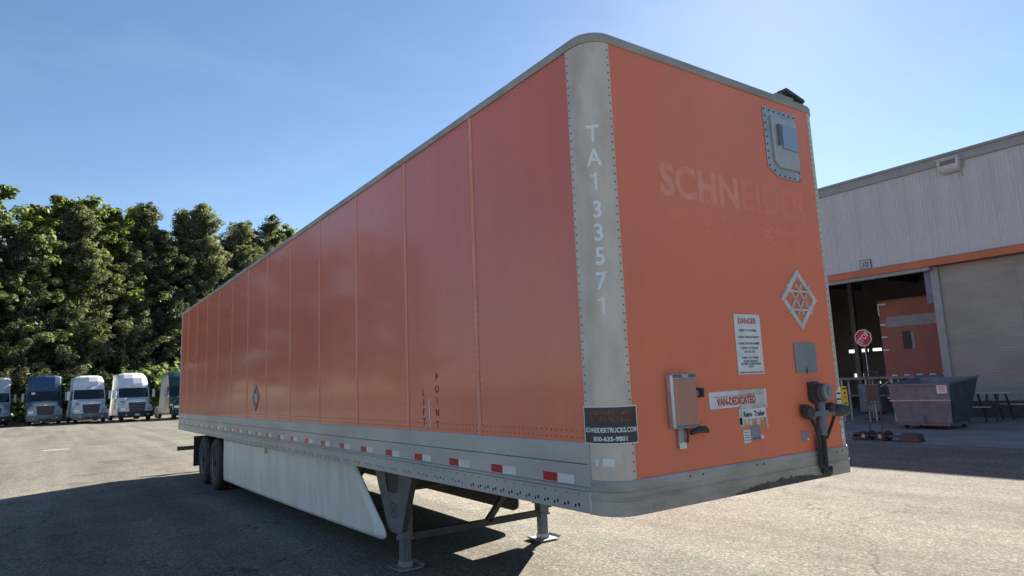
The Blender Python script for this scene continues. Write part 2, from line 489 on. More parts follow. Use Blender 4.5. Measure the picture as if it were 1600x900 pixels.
def split_u(V, F, step=0.012):
    """cut flat lettering into narrow vertical strips so that it can follow a curved face"""
    import bmesh
    bm = bmesh.new()
    vs = [bm.verts.new((a, b, 0)) for a, b in V]
    for f in F:
        try: bm.faces.new([vs[i] for i in f])
        except ValueError: pass
    lo, hi = min(a for a, b in V), max(a for a, b in V)
    u = lo + step
    while u < hi:
        bmesh.ops.bisect_plane(bm, geom=bm.verts[:] + bm.edges[:] + bm.faces[:], plane_co=(u, 0, 0), plane_no=(1, 0, 0))
        u += step
    bm.verts.index_update()
    out = [(v.co.x, v.co.y) for v in bm.verts], [tuple(v.index for v in f.verts) for f in bm.faces]
    bm.free()
    return out
def put_text(mb, s, fn, mi=0, **kw):
    V, F = text2d(s, **kw)
    return mb.add([fn(a, b) for a, b in V], F, mi)

# ================================================================== SETTING
def sheet(name, x0, x1, y0, y1, z, m, nx=1, ny=1, kind='structure', parent=None):
    mb = MB()
    for i in range(nx):
        for j in range(ny):
            a, b = x0 + (x1 - x0) * i / nx, x0 + (x1 - x0) * (i + 1) / nx
            c, d = y0 + (y1 - y0) * j / ny, y0 + (y1 - y0) * (j + 1) / ny
            mb.add([(a, c, z), (b, c, z), (b, d, z), (a, d, z)], [(0, 1, 2, 3)])
    o = mb.build(name, m, parent, fix=False)
    if parent is None: tag(o, kind=kind)
    return o
ground = sheet('ground', -700, 700, -700, 700, 0.0, 'asphalt')
sheet('concrete_apron', -40, 26, 14.7, 24.0, 0.004, 'concrete')
sheet('building_floor', -40, 26, 24.0, 46.0, 0.006, 'concrete')
vg = MB()
vg.add([(-8.0, -88.0, 0.03), (-190.0, 126.0, 0.03), (-330.0, 126.0, 0.03), (-330.0, -88.0, 0.03)], [(0, 1, 2, 3)])
tag(vg.build('wooded_verge', 'verge', fix=False), kind='structure')
mk = MB()
mk.add([(-30.2, -2.9, 0.004), (-29.9, -2.95, 0.004), (-29.7, -2.1, 0.004), (-29.95, -2.05, 0.004)], [(0, 1, 2, 3)])
mk.build('painted_marking', 'paper_aged', ground, fix=False)

# ================================================================== TRAILER
W, LEN, ZB, ZT, RC = 2.59, 16.2, 1.05, 4.07, 0.165
TR = (-8.0, 1.3, 0.0)
setorg(TR)
trailer = thing('semi_trailer', TR, 'long orange box trailer with grey corner post and white side skirt, parked in the foreground', 'trailer')
ZR = 1.465            # top of side rail
ZF = 1.26             # top of front rail
seams = [-1.47 - 1.2446 * i for i in range(12)]

def perim(sa=-LEN, steps=8, far=True):
    """outline of the box seen from above: near side, rounded corner, front, rounded corner, far side"""
    p = [((sa, 0, 0), (0, -1))]
    for i in range(steps + 1):
        t = -math.pi / 2 + math.pi / 2 * i / steps
        p.append(((-RC + RC * math.cos(t), RC + RC * math.sin(t), 0), (math.cos(t), math.sin(t))))
    if far:
        for i in range(steps + 1):
            t = math.pi / 2 * i / steps
            p.append(((-RC + RC * math.cos(t), W - RC + RC * math.sin(t), 0), (math.cos(t), math.sin(t))))
        p.append(((sa, W, 0), (0, 1)))
    return p

# inner shell so that the box is solid
mb = MB(); mb.sweep(perim(), [(-0.012, ZB + 0.02), (-0.012, ZT - 0.03), (-0.05, ZT - 0.03), (-0.05, ZB + 0.02)])
mb.build('inner_wall', 'orange_sooty', trailer, fix=True)
MB().box(-LEN + 0.02, -0.06, 0.05, W - 0.05, ZB + 0.06, ZB + 0.12).build('floor_deck', 'chassis_black', trailer)
rf = MB(); rp = [p for p, n in perim()]
rf.add([(p[0], p[1], ZT - 0.012) for p in rp], [tuple(range(len(rp)))])
rf.build('roof', 'roof_metal', trailer, fix=False)

# orange side panels, one by one
edges = [-0.232] + seams + [-LEN + 0.06]
for i in range(len(edges) - 1):
    a, b = edges[i] - 0.002, edges[i + 1] + 0.002
    mb = MB()
    for (y0, y1) in ((0.0, 0.010), (W - 0.010, W)):
        if y0 > 1: continue
        n = 4
        for k in range(n):
            x0, x1 = b + (a - b) * k / n, b + (a - b) * (k + 1) / n
            mb.box(x0, x1, y0, y1, ZR - 0.01, ZT - 0.05)
    mb = MB(); mb.box(a, b, 0.0, 0.010, ZR - 0.01, ZT - 0.05)
    mb.build('side_panel', 'orange_side', trailer)
    MB().box(a, b, W - 0.010, W, ZR - 0.01, ZT - 0.05).build('side_panel', 'orange_side', trailer)
for s in seams:
    for y0, y1 in ((-0.005, 0.004), (W - 0.004, W + 0.005)):
        MB().box(s - 0.023, s + 0.023, y0, y1, ZR + 0.002, ZT - 0.052).build('seam_strip', 'orange_seam', trailer, bevel=0.0015)
# rivets, too small and too many to pick apart
rv = MB()
def rivet(mb, p, n, r=0.006, h=0.003, k=6):
    p, n = Vector(p), Vector(n)
    s = n.orthogonal().normalized(); u = n.cross(s)
    v = [p + s * (r * math.cos(2 * math.pi * i / k)) + u * (r * math.sin(2 * math.pi * i / k)) for i in range(k)]
    v += [p + n * h + (q - p) * 0.55 for q in v]
    mb.add(v, [(i, (i + 1) % k, k + (i + 1) % k, k + i) for i in range(k)] + [tuple(range(k, 2 * k))])
for s in seams[:9]:
    z = ZR + 0.03
    while z < ZT - 0.08:
        rivet(rv, (s - 0.034, 0, z), (0, -1, 0), 0.005)
        rivet(rv, (s + 0.034, 0, z), (0, -1, 0), 0.005)
        z += 0.051
x = -0.27
while x > -13:
    for z in (ZR + 0.03, ZR + 0.072):
        if min(abs(x - s) for s in seams) > 0.045:
            rivet(rv, (x, 0, z), (0, -1, 0), 0.0055)
    rivet(rv, (x, 0, ZT - 0.09), (0, -1, 0), 0.005)
    x -= 0.052
tag(rv.build('rivets', 'orange_sooty', trailer, fix=False), kind='stuff')

# corner posts
def post_pt(s, z, off=0.0, far=False):
    """s metres along the post's outside from its edge on the side wall"""
    st = 0.232 - RC
    if s < st: x, y, nx, ny = -0.232 + s, 0.0, 0.0, -1.0
    else:
        t = (s - st) / RC - math.pi / 2
        if t <= 0: x, y, nx, ny = -RC + RC * math.cos(t), RC + RC * math.sin(t), math.cos(t), math.sin(t)
        else: x, y, nx, ny = 0.0, RC + t * RC, 1.0, 0.0
    if far: y, ny = W - y, -ny
    return (x + nx * off, y + ny * off, z)
SPOST = 0.232 - RC + RC * math.pi / 2       # developed width of a post
for far in (False, True):
    mb = MB(); n = 14
    zb, zt = 1.215, ZT - 0.06
    zs = [zb + (zt - zb) * k / 10 for k in range(11)]
    v, f = [], []
    for z in zs:
        for i in range(n + 1):
            v.append(post_pt(SPOST * i / n, z, 0.004, far))
    for k in range(10):
        for i in range(n):
            a = k * (n + 1) + i
            f.append((a, a + 1, a + n + 2, a + n + 1))
    mb.add(v, f)
    # returned edges
    for e in (0, n):
        ev = []
        for z in (zb, zt): ev += [post_pt(SPOST * e / n, z, 0.004, far), post_pt(SPOST * e / n, z, -0.01, far)]
        mb.add(ev, [(0, 1, 3, 2)])
    ev = [post_pt(SPOST * i / n, zb, o, far) for i in range(n + 1) for o in (0.004, -0.01)]
    mb.add(ev, [(2 * i, 2 * i + 1, 2 * i + 3, 2 * i + 2) for i in range(n)])
    po = mb.build('corner_post', 'aluminium_worn', trailer, smooth=True)
    rb = MB()
    z = 1.25
    while z < ZT - 0.1:
        for s in (0.014, SPOST - 0.014):
            p = Vector(post_pt(s, z, 0.004, far)); q = Vector(post_pt(s, z, 1.0, far)); rivet(rb, p, (q - p).normalized(), 0.006, 0.003)
        z += 0.052
    for k in range(5):
        s = 0.03 + k * 0.062
        p = Vector(post_pt(s, 1.235, 0.004, far)); q = Vector(post_pt(s, 1.235, 1.0, far)); rivet(rb, p, (q - p).normalized(), 0.009, 0.004)
    tag(rb.build('rivets', 'rivet_dark', po, fix=False), kind='stuff')
    if not far:
        near_post = po

# number on the near post, one character below another
sc = 0.185
zc = [3.385, 3.228, 3.072, 2.892, 2.745, 2.595, 2.44, 2.285]
for ch, z in zip('TA133571', zc):
    if ch == '1':
        V, F = [(-0.008, -0.056), (0.012, -0.056), (0.012, 0.056), (-0.006, 0.056), (-0.008, 0.030), (-0.036, 0.030), (-0.036, 0.042), (-0.018, 0.044)], [(0, 1, 2, 3, 4), (4, 3, 7, 6, 5)]
    else: V, F = text2d(ch, height=0.112, bold=0.022, size=1.0)
    V, F = split_u(V, F, 0.01)
    k = 0.86
    mb = MB(); mb.add([post_pt(sc + a * k, z + b, 0.0065) for a, b in V], F)
    mb.build('number_letter' if ch.isalpha() else 'number_digit', 'decal_number', near_post, fix=False)

# black sales sticker wrapped round the post
s0, s1, z0, z1 = -0.006, SPOST + 0.03, 1.462, 1.685
def wrap_sheet(mb, a, b, z0, z1, off, n=18, mi=0):
    v = [post_pt(a + (b - a) * i / n, z, off) for z in (z0, z1) for i in range(n + 1)]
    mb.add(v, [(i, i + 1, n + 2 + i, n + 1 + i) for i in range(n)], mi)
mb = MB(); wrap_sheet(mb, s0, s1, z0, z1, 0.009)
stk = mb.build('sales_sticker', 'print_white', trailer, fix=False)
mb = MB(); wrap_sheet(mb, s0 + 0.007, s1 - 0.007, z0 + 0.007, z1 - 0.007, 0.0105)
mb.build('sticker_field', 'sticker_black', stk, fix=False)
smid = (s0 + s1) / 2
def stick_line(s, z, w, h, m, bold=0.03):
    V, F = split_u(*text2d(s, width=w, height=h, bold=bold))
    MB().add([post_pt(smid + a, z + b, 0.0125) for a, b in V], F).build('sticker_line', m, stk, fix=False)
stick_line('USED TRUCKS AND', 1.648, 0.25, 0.026, 'print_orange')
stick_line('TRAILERS FOR SALE', 1.609, 0.26, 0.026, 'print_orange')
stick_line('SCHNEIDERTRUCKS.COM', 1.545, 0.33, 0.030, 'print_white')
stick_line('800-635-9801', 1.494, 0.20, 0.029, 'print_white')
for a, b, z0_, z1_ in ((0.075, 0.10, 1.335, 1.375), (0.125, 0.195, 1.335, 1.38)):
    mb = MB(); wrap_sheet(mb, a, b, z0_, z1_, 0.0065, 5); mb.build('small_label', 'print_white', near_post, fix=False)

# side rail: upper strip, lower strip, ledge and drilled lower flange
for sgn, yb in ((-1, 0.0), (1, W)):
    P = [((-0.205, yb, 0), (0, sgn)), ((-LEN, yb, 0), (0, sgn))]
    mb = MB(); mb.sweep(P, [(0.012, 1.342), (0.012, ZR - 0.012), (0.006, ZR), (-0.01, ZR), (-0.01, 1.342)]); mb.build('side_rail_upper', 'aluminium', trailer)
    mb = MB(); mb.sweep(P, [(0.010, 1.205), (0.010, 1.336), (-0.01, 1.336), (-0.01, 1.205)]); mb.build('side_rail_middle', 'aluminium', trailer)
    mb = MB(); mb.sweep(P, [(0.008, ZB), (0.008, 1.175), (0.026, 1.186), (0.026, 1.196), (0.012, 1.2025), (-0.012, 1.2025), (-0.012, 1.062), (-0.06, 1.062), (-0.06, ZB)])
    mb.build('side_rail_flange', 'aluminium', trailer)
bolts = MB()
def disc(mb, p, n, rx, rz, k=10, h=0.0015):
    p, n = Vector(p), Vector(n)
    u = Vector((0, 0, 1)); s = n.cross(u).normalized()
    v = [p + n * hh + s * (rx * math.cos(2 * math.pi * i / k)) + u * (rz * math.sin(2 * math.pi * i / k)) for hh in (0, h) for i in range(k)]
    mb.add(v, [(i, (i + 1) % k, k + (i + 1) % k, k + i) for i in range(k)] + [tuple(range(k, 2 * k))])
random.seed(4)
x = -0.33
while x > -1.62:
    disc(bolts, (x, -0.008, 1.094 + random.uniform(-.002, .002)), (0, -1, 0), 0.0085, 0.011)
    disc(bolts, (x - 0.034, -0.008, 1.084), (0, -1, 0), 0.008, 0.010)
    x -= 0.104
x = -1.75
while x > -13.0:
    for k in range(4):
        disc(bolts, (x - 0.05 * k, -0.008, 1.088 + 0.008 * (k % 2)), (0, -1, 0), 0.006, 0.009, 8)
    if x < -4.2:
        disc(bolts, (x - 0.02, -0.008, 1.068), (0, -1, 0), 0.006, 0.012, 8)
        disc(bolts, (x - 0.15, -0.008, 1.068), (0, -1, 0), 0.006, 0.012, 8)
    x -= 0.305
x = -0.33
while x > -13.5:
    disc(bolts, (x, -0.008, 1.155), (0, -1, 0), 0.0045, 0.0055, 6); x -= 0.115
tag(bolts.build('bolt_holes', 'hole_black', trailer, fix=False), kind='stuff')

# red and white reflective strips
k = 0
xr = -0.362
while xr - 0.32 > -LEN + 0.05:
    mb = MB()
    mb.box(xr - 0.315, xr - 0.165, -0.0125, -0.0105, 1.212, 1.266, 0)
    mb.box(xr - 0.1645, xr, -0.0125, -0.0105, 1.212, 1.266, 1)
    mb.build('reflective_strip', ['tape_red', 'tape_white'], trailer)
    xr -= 0.632

# front: wall, bottom rail, top rail
MB().box(-0.012, 0.0, RC - 0.004, W - RC + 0.004, 1.24, ZT - 0.06).build('front_panel', 'orange_front', trailer)
path = [q for q in perim(-0.205)]
mb = MB(); mb.sweep(path, [(0.013, ZB), (0.013, 1.135), (0.018, 1.14), (0.018, 1.148), (0.011, 1.153), (0.011, 1.185), (0.015, 1.19), (0.015, 1.243), (0.009, 1.252), (-0.012, 1.252), (-0.012, ZB)])
frail = mb.build('front_rail', 'aluminium_grimy', trailer, smooth=True)
mb = MB(); mb.box(-0.222, -0.203, -0.016, 0.005, ZB - 0.002, 1.20); mb.box(-0.006 , 0.0165, 0.245, 0.252, ZB + 0.002, 1.10)
mb.build('rail_joint_cover', 'aluminium_worn', frail)
mb = MB(); pth = perim(-LEN + 0.001)
mb.sweep(pth, [(0.006, ZT - 0.070), (0.012, ZT - 0.066), (0.012, ZT - 0.022), (0.004, ZT - 0.004), (-0.02, ZT), (-0.09, ZT + 0.004), (-0.09, ZT - 0.02), (-0.011, ZT - 0.070)])
mb.build('top_rail', 'aluminium_grimy', trailer, smooth=True)
# soot along the middle of the front rail's lower edge
mb = MB()
random.seed(8)
top = []
for i in range(41):
    y = 1.05 + 1.10 * i / 40
    e = math.sin(math.pi * i / 40)
    top.append((y, ZB + 0.012 + 0.055 * e * random.uniform(0.55, 1.0)))
v = [(0.0142, y, ZB + 0.001) for y, z in top] + [(0.0142, y, z) for y, z in top]
mb.add(v, [(i, i + 1, 42 + i, 41 + i) for i in range(40)])
mb.build('grease_stain', 'grime', frail, fix=False)
mb = MB()
for y, z in ((0.62, 1.222), (0.74, 1.222), (1.30, 1.222), (1.38, 1.222), (2.02, 1.222), (2.3, 1.222), (2.38, 1.222)):
    rivet(mb, (0.015, y, z), (1, 0, 0), 0.009, 0.004)
tag(mb.build('rail_bolts', 'rivet_dark', frail, fix=False), kind='stuff')

FP = lambda off: (lambda a, b: (off, a, b))
def fplate(name, y0, y1, z0, z1, m, off=0.003, th=0.002, parent=None, tilt=0.0):
    mb = MB(); mb.box(off - th, off, y0, y1, z0, z1)
    if tilt:
        cy, cz = (y0 + y1) / 2, (z0 + z1) / 2
        mb.v = [(x, cy + (y - cy) * math.cos(tilt) - (z - cz) * math.sin(tilt), cz + (y - cy) * math.sin(tilt) + (z - cz) * math.cos(tilt)) for x, y, z in mb.v]
    return mb.build(name, m, parent or trailer)
def fline(s, y, z, w, h, m, off, parent, bold=0.01, name='printed_line', shear=0.0, tilt=0.0, spacing=1.0):
    V, F = text2d(s, width=w, height=h, bold=bold, shear=shear, spacing=spacing)
    c, sn = math.cos(tilt), math.sin(tilt)
    return MB().add([(off, y + a * c - b * sn, z + a * sn + b * c) for a, b in V], F).build(name, m, parent, fix=False)

# ghost of removed lettering and its underline swashes
for part_, yc, w_, m_ in (('SCHN', 0.98, 0.83, 'orange_ghost'), ('EI', 1.545, 0.23, 'orange_ghost_faint'), ('DER', 1.99, 0.60, 'orange_ghost_faint')):
    fline(part_, yc, 3.16, w_, 0.24, m_, 0.0008, trailer, bold=0.03, name='faded_lettering', shear=0.0)
mb = MB()
sw = [(0.545, 3.00), (0.8, 2.985), (1.05, 2.975), (1.28, 2.968), (1.22, 2.945), (1.05, 2.905), (0.9, 2.888), (0.72, 2.885), (0.54, 2.895)]
mb.add([(0.0008, y, z) for y, z in sw], [tuple(range(len(sw)))])
sw2 = [(1.30, 2.94), (1.6, 2.93), (1.95, 2.93), (2.28, 2.94), (2.0, 2.905), (1.6, 2.90)]
mb.add([(0.0008, y, z) for y, z in sw2], [tuple(range(len(sw2)))])
mb.build('faded_swash', 'orange_ghost_faint', trailer, fix=False)
mb = MB(); random.seed(12)
for _ in range(26):
    y = random.choice((1.23, 1.08, 1.74, 1.75)) + random.uniform(-0.05, 0.05); z = random.uniform(2.78, 3.12)
    r = random.uniform(0.003, 0.007); rivet(mb, (0.0, y, z), (1, 0, 0), r, 0.002)
tag(mb.build('paint_chips', 'tape_white', trailer, fix=False), kind='stuff')

# DANGER notice
dg = fplate('danger_notice', 1.206, 1.501, 1.838, 2.262, 'paper_white', 0.004)
cy = 1.3535
fline('DANGER', cy, 2.215, 0.205, 0.042, 'print_red', 0.0052, dg, 0.03)
for s, z, w in (('INSPECT 5TH WHEEL', 2.147, 0.20), ('CHECK TRAILER HEIGHT', 2.100, 0.235), ('CHECK TRAILER NUMBER', 2.055, 0.24), ('COUPLE TO TRAILER', 2.023, 0.20), ('DO TUG TEST', 1.997, 0.12),
                ('CHECK 5TH WHEEL', 1.955, 0.19), ('RELEASE HANDLE IN', 1.930, 0.16), ('AND VERIFY LOCKED POSITION', 1.911, 0.23), ('IN JAW', 1.891, 0.06), ('FAILURE CAN CAUSE SERIOUS INJURY', 1.850, 0.27)):
    fline(s, cy, z, w, 0.0150, 'print_black', 0.0052, dg, 0.02)

# diamond placard holder with crossed wires
def placard(cx_, cz_, hw, hh, name, fn, parent, m='galvanised'):
    t = 0.032
    mb = MB()
    o = [(0, hh), (hw, 0), (0, -hh), (-hw, 0)]
    i = [(0, hh - t * 1.5), (hw - t * 1.5, 0), (0, -hh + t * 1.5), (-hw + t * 1.5, 0)]
    for k in range(4):
        a, b, c, d = o[k], o[(k + 1) % 4], i[(k + 1) % 4], i[k]
        mb.prism([a, b, c, d], lambda u, w, q: fn(cx_ + u, cz_ + w, q), 0.001, 0.014)
    fr = mb.build(name, m, parent)
    return fr
ff = lambda a, b, q: (q, a, b)
pl = placard(2.024, 2.395, 0.235, 0.234, 'placard_holder', ff, trailer, 'silver_paint')
for sgn in (-1, 1):
    for off in (-0.062, 0.062):
        a = Vector((0.010, 2.024 - 0.095 + off * 0.9, 2.395 - sgn * 0.115)); b = Vector((0.010, 2.024 + 0.095 + off * 0.9, 2.395 + sgn * 0.115))
        MB().bar(a, b, 0.010, 0.016, up=(1, 0, 0)).build('placard_wire', 'silver_paint', pl)
for z in (-0.09, 0.055):
    MB().box(0.011, 0.015, 2.024 - 0.125, 2.024 + 0.125, 2.395 + z, 2.395 + z + 0.016).build('placard_bar', 'silver_paint', pl)

# grey registration plate
rg = fplate('registration_plate', 1.892, 2.176, 1.832, 2.062, 'plate_grey', 0.008, 0.006)
MB().box(0.008, 0.012, 2.02, 2.032, 1.832, 1.872).build('plate_clip', 'black_paint', rg)
MB().box(0.006, 0.0098, 1.892, 2.176, 1.845, 1.849).build('plate_seam', 'steel_dark', rg)

# van labels and papers
vd = fplate('van_label', 0.871, 1.49, 1.622, 1.733, 'paper_white', 0.004, tilt=0.012)
fline('VAN-DEDICATED', 1.155, 1.664, 0.42, 0.056, 'print_red', 0.0064, vd, 0.035, tilt=0.012)
fplate('label_rule', 0.92, 1.46, 1.697, 1.700, 'print_red', 0.0056, 0.001, vd, tilt=0.012)
pa = fplate('aged_paper', 1.185, 1.475, 1.595, 1.735, 'paper_aged', 0.0052, 0.0006, tilt=0.012)
fline('N. A.', 1.37, 1.612, 0.07, 0.014, 'print_grey', 0.0058, pa)
fline('INSPECTED', 1.32, 1.703, 0.09, 0.012, 'print_red', 0.0058, pa)
rt = fplate('trailer_label', 1.20, 1.47, 1.535, 1.602, 'paper_white', 0.0066, 0.001, tilt=0.012)
fline('Reno  Trailer', 1.335, 1.567, 0.24, 0.038, 'print_black', 0.0078, rt, 0.03)
mb = MB()
for y, w, h in ((1.175, .05, .06), (1.235, .03, .05), (1.275, .035, .06), (1.32, .02, .035), (1.355, .045, .055), (1.41, .03, .03), (1.468, .02, .09)):
    mb.box(0.001, 0.003, y, y + w, 1.545 - h, 1.545)
mb.box(0.001, 0.003, 1.172, 1.2, 1.50, 1.61); mb.box(0.001, 0.003, 1.47, 1.50, 1.6, 1.735)
tag(mb.build('torn_label_remains', 'paper_aged', trailer), kind='stuff')
sl = fplate('serial_label', 1.20, 1.278, 1.375, 1.462, 'paper_white', 0.004, tilt=0.02)
for i, z in enumerate((1.445, 1.425, 1.41, 1.393)):
    fplate('label_rule', 1.21, 1.268, z - 0.003, z + 0.003, 'print_grey', 0.0054, 0.001, sl)
bp_ = fplate('builder_plate', 1.285, 1.39, 1.385, 1.49, 'plate_grey', 0.004, tilt=0.02)
for y in (1.305, 1.335, 1.365):
    fplate('label_rule', y, y + 0.015, 1.395, 1.405, 'print_black', 0.0054, 0.001, bp_)
for z in (1.475, 1.455, 1.435):
    fplate('label_rule', 1.30, 1.375, z - 0.002, z + 0.002, 'print_grey', 0.0054, 0.001, bp_)
fplate('small_label', 1.394, 1.425, 1.392, 1.418, 'paper_white', 0.004)

# document box
mb = MB(); mb.box(0.0, 0.055, 0.468, 0.698, 1.52, 1.86)
db = mb.build('document_box', 'aluminium_bright', trailer, bevel=0.012)
MB().box(0.055, 0.063, 0.490, 0.678, 1.545, 1.825).build('box_lid', 'box_lid', db, bevel=0.006)
MB().cyl((0.058, 0.485, 1.845), (0.058, 0.683, 1.845), 0.010, n=10).build('hinge', 'steel_dark', db)
MB().box(0.054, 0.068, 0.555, 0.61, 1.832, 1.858).build('hinge_tab', 'aluminium_bright', db)
MB().box(0.054, 0.066, 0.49, 0.68, 1.528, 1.538).build('latch_bar', 'steel_dark', db)
MB().box(0.002, 0.02, 0.535, 0.60, 1.415, 1.515).build('hanging_strap', 'galvanised', trailer)
MB().tube([(0.03, 0.60, 1.52), (0.035, 0.605, 1.47), (0.03, 0.60, 1.43)], 0.008).build('strap_cord', 'black_plastic', trailer)
fplate('small_label', 0.535, 0.60, 1.395, 1.432, 'paper_white', 0.022)
MB().box(0, 0.02, 0.70, 0.76, 1.715, 1.75).build('latch_bracket', 'galvanised', trailer)
MB().box(0.0, 0.045, 0.76, 0.78, 1.705, 1.765).build('latch_catch', 'black_plastic', trailer)
MB().tube([(0.03, 0.64, 1.485), (0.045, 0.70, 1.505), (0.045, 0.76, 1.50), (0.03, 0.80, 1.488)], [0.014, 0.022, 0.022, 0.014]).build('latch_handle', 'black_plastic', trailer, smooth=True)

# roof-corner vent hatch with riveted frame
vt_out = [(1.795, 3.93), (2.225, 3.93), (2.225, 3.36), (1.93, 3.36), (1.80, 3.43)]
mb = MB(); mb.prism(vt_out, ff, 0.0005, 0.010); vh = mb.build('vent_hatch', 'vent_metal', trailer, bevel=0.004)
mb = MB(); mb.prism([(1.87, 3.86), (2.205, 3.86), (2.205, 3.44), (1.95, 3.44), (1.885, 3.48)], ff, 0.008, 0.030); mb.build('vent_cover', 'aluminium', vh, bevel=0.008)
MB().box(0.030, 0.040, 1.985, 2.19, 3.60, 3.80).build('vent_window', 'vent_glass', vh, bevel=0.004)
MB().box(0.030, 0.050, 1.925, 1.95, 3.62, 3.79).build('vent_hinge', 'steel_dark', vh)
mb = MB(); 
def edge_pts(poly, pitch, inset=0.93):
    cx_ = sum(p[0] for p in poly) / len(poly); cz_ = sum(p[1] for p in poly) / len(poly)
    q = [(cx_ + (a - cx_) * inset, cz_ + (b - cz_) * inset) for a, b in poly]
    out = []
    for i in range(len(q)):
        a, b = Vector(q[i]), Vector(q[(i + 1) % len(q)])
        n = max(1, int((b - a).length / pitch))
        out += [tuple(a.lerp(b, k / n)) for k in range(n)]
    return out
for y, z in edge_pts(vt_out, 0.058): rivet(mb, (0.010, y, z), (1, 0, 0), 0.010, 0.006)
tag(mb.build('vent_rivets', 'rivet_dark', vh, fix=False), kind='stuff')

# tilted tracker panel standing on the roof's front edge
mb = MB(); mb.bar((-0.03, 2.15, ZT + 0.075), (-0.03, 2.40, ZT + 0.022), 0.09, 0.028); tk = mb.build('tracker_panel', 'black_plastic', trailer)
MB().box(-0.10, 0.0, 2.02, 2.26, ZT - 0.002, ZT + 0.022).build('tracker_foot', 'aluminium_grimy', tk)
MB().bar((-0.05, 2.20, ZT + 0.0), (-0.05, 2.22, ZT + 0.05), 0.03, 0.03).build('tracker_bracket', 'steel_dark', tk)
MB().box(-0.09, -0.01, 2.30, 2.42, ZT + 0.0, ZT + 0.012).build('tracker_foot', 'aluminium_grimy', tk)

# air and electric couplings
cp = MB().lathe((0.0, 2.10, 1.68), (1, 0, 0), [(0, 0.085), (0.03, 0.085), (0.045, 0.07), (0.075, 0.07), (0.085, 0.06)], 20).build('electric_socket', 'black_plastic', trailer, smooth=True)
MB().lathe((0.085, 2.125, 1.685), (1, 0, 0), [(0, 0.062), (0.02, 0.062), (0.024, 0.03), (0.04, 0.03)], 18).build('socket_cap', 'plate_grey', cp, smooth=True)
MB().box(0.0, 0.05, 2.02, 2.07, 1.62, 1.76).build('socket_hinge', 'black_plastic', cp)
gs = MB().tube([(0.03, 2.125, 1.62), (0.035, 2.12, 1.50), (0.035, 2.10, 1.36)], [0.03, 0.035, 0.035], 10).build('coupling_stem', 'steel_dark', trailer, smooth=True)
MB().bar((0.04, 1.97, 1.525), (0.04, 2.30, 1.525), 0.035, 0.04).build('coupling_arm', 'steel_dark', gs, bevel=0.006)
g1 = MB().lathe((0.02, 1.925, 1.54), (1, 0, 0), [(0, 0.045), (0.03, 0.052), (0.055, 0.045), (0.06, 0.03)], 16).build('air_coupling', 'black_plastic', trailer, smooth=True)
MB().box(0.015, 0.06, 1.885, 1.93, 1.565, 1.60).build('coupling_lug', 'black_plastic', g1)
MB().box(0.02, 0.055, 1.95, 2.0, 1.49, 1.575).build('coupling_seal', 'steel_dark', g1)
g2 = MB().tube([(0.04, 2.27, 1.525), (0.05, 2.33, 1.535), (0.05, 2.42, 1.53), (0.04, 2.47, 1.52)], [0.022, 0.048, 0.045, 0.02], 12).build('air_coupling', 'black_plastic', trailer, smooth=True)
MB().lathe((0.03, 2.215, 1.565), (1, 0, 0), [(0, 0.034), (0.03, 0.04), (0.05, 0.03)], 12).build('coupling_lug', 'black_plastic', g2, smooth=True)
MB().tube([(0.03, 1.985, 1.485), (0.05, 2.00, 1.42), (0.05, 2.03, 1.33), (0.045, 2.03, 1.22), (0.04, 2.03, 1.13)], 0.013, 8).build('air_hose', 'rubber', trailer, smooth=True)
MB().tube([(0.05, 2.26, 1.49), (0.055, 2.19, 1.42), (0.05, 2.13, 1.34)], 0.012, 8).build('air_hose', 'rubber', trailer, smooth=True)
MB().tube([(0.035, 2.11, 1.38), (0.045, 2.085, 1.27), (0.04, 2.09, 1.14), (0.02, 2.10, 1.08)], 0.022, 8).build('air_hose', 'rubber', trailer, smooth=True)
MB().box(0.016, 0.034, 2.045, 2.135, 1.155, 1.345).build('hose_bracket', 'galvanised', trailer, bevel=0.004)
mb = MB(); mb.tube([(0.035, 2.05, 1.15), (0.05, 2.08, 1.10), (0.05, 2.13, 1.09), (0.04, 2.16, 1.12)], 0.016); mb.tube([(0.04, 2.05, 1.10), (0.05, 2.10, 1.07), (0.045, 2.15, 1.085)], 0.013)
mb.build('hose_loop', 'black_plastic', trailer, smooth=True)
fplate('socket_plate', 1.88, 1.955, 1.335, 1.405, 'plate_grey', 0.006, 0.005)
fplate('small_label', 1.945, 1.965, 1.335, 1.35, 'paper_white', 0.008)
mb = MB(); mb.prism([(2.165, 1.34), (2.26, 1.35), (2.25, 1.375), (2.20, 1.395)], ff, 0.001, 0.004); mb.build('torn_label', 'paper_white', trailer)
# labels at the far edge
yl = fplate('yellow_label', 2.47, 2.565, 1.49, 1.712, 'label_yellow', 0.006, 0.002)
for i, (z, w) in enumerate(((1.695, .07), (1.66, .03), (1.625, .04), (1.58, .03), (1.55, .05), (1.52, .04))):
    fplate('label_rule', 2.53 - w / 2, 2.53 + w / 2, z - 0.006, z + 0.006, 'print_black' if i != 2 else 'print_red', 0.0074, 0.001, yl)
wl = fplate('white_label', 2.405, 2.468, 1.53, 1.685, 'paper_white', 0.004)
for z in (1.66, 1.615, 1.57):
    fplate('label_rule', 2.41, 2.462, z - 0.006, z + 0.006, 'print_black', 0.0054, 0.001, wl)
fplate('small_label', 2.42, 2.45, 1.30, 1.385, 'paper_white', 0.004, tilt=-0.05)
fplate('small_label', 2.40, 2.45, 1.425, 1.448, 'paper_aged', 0.004)

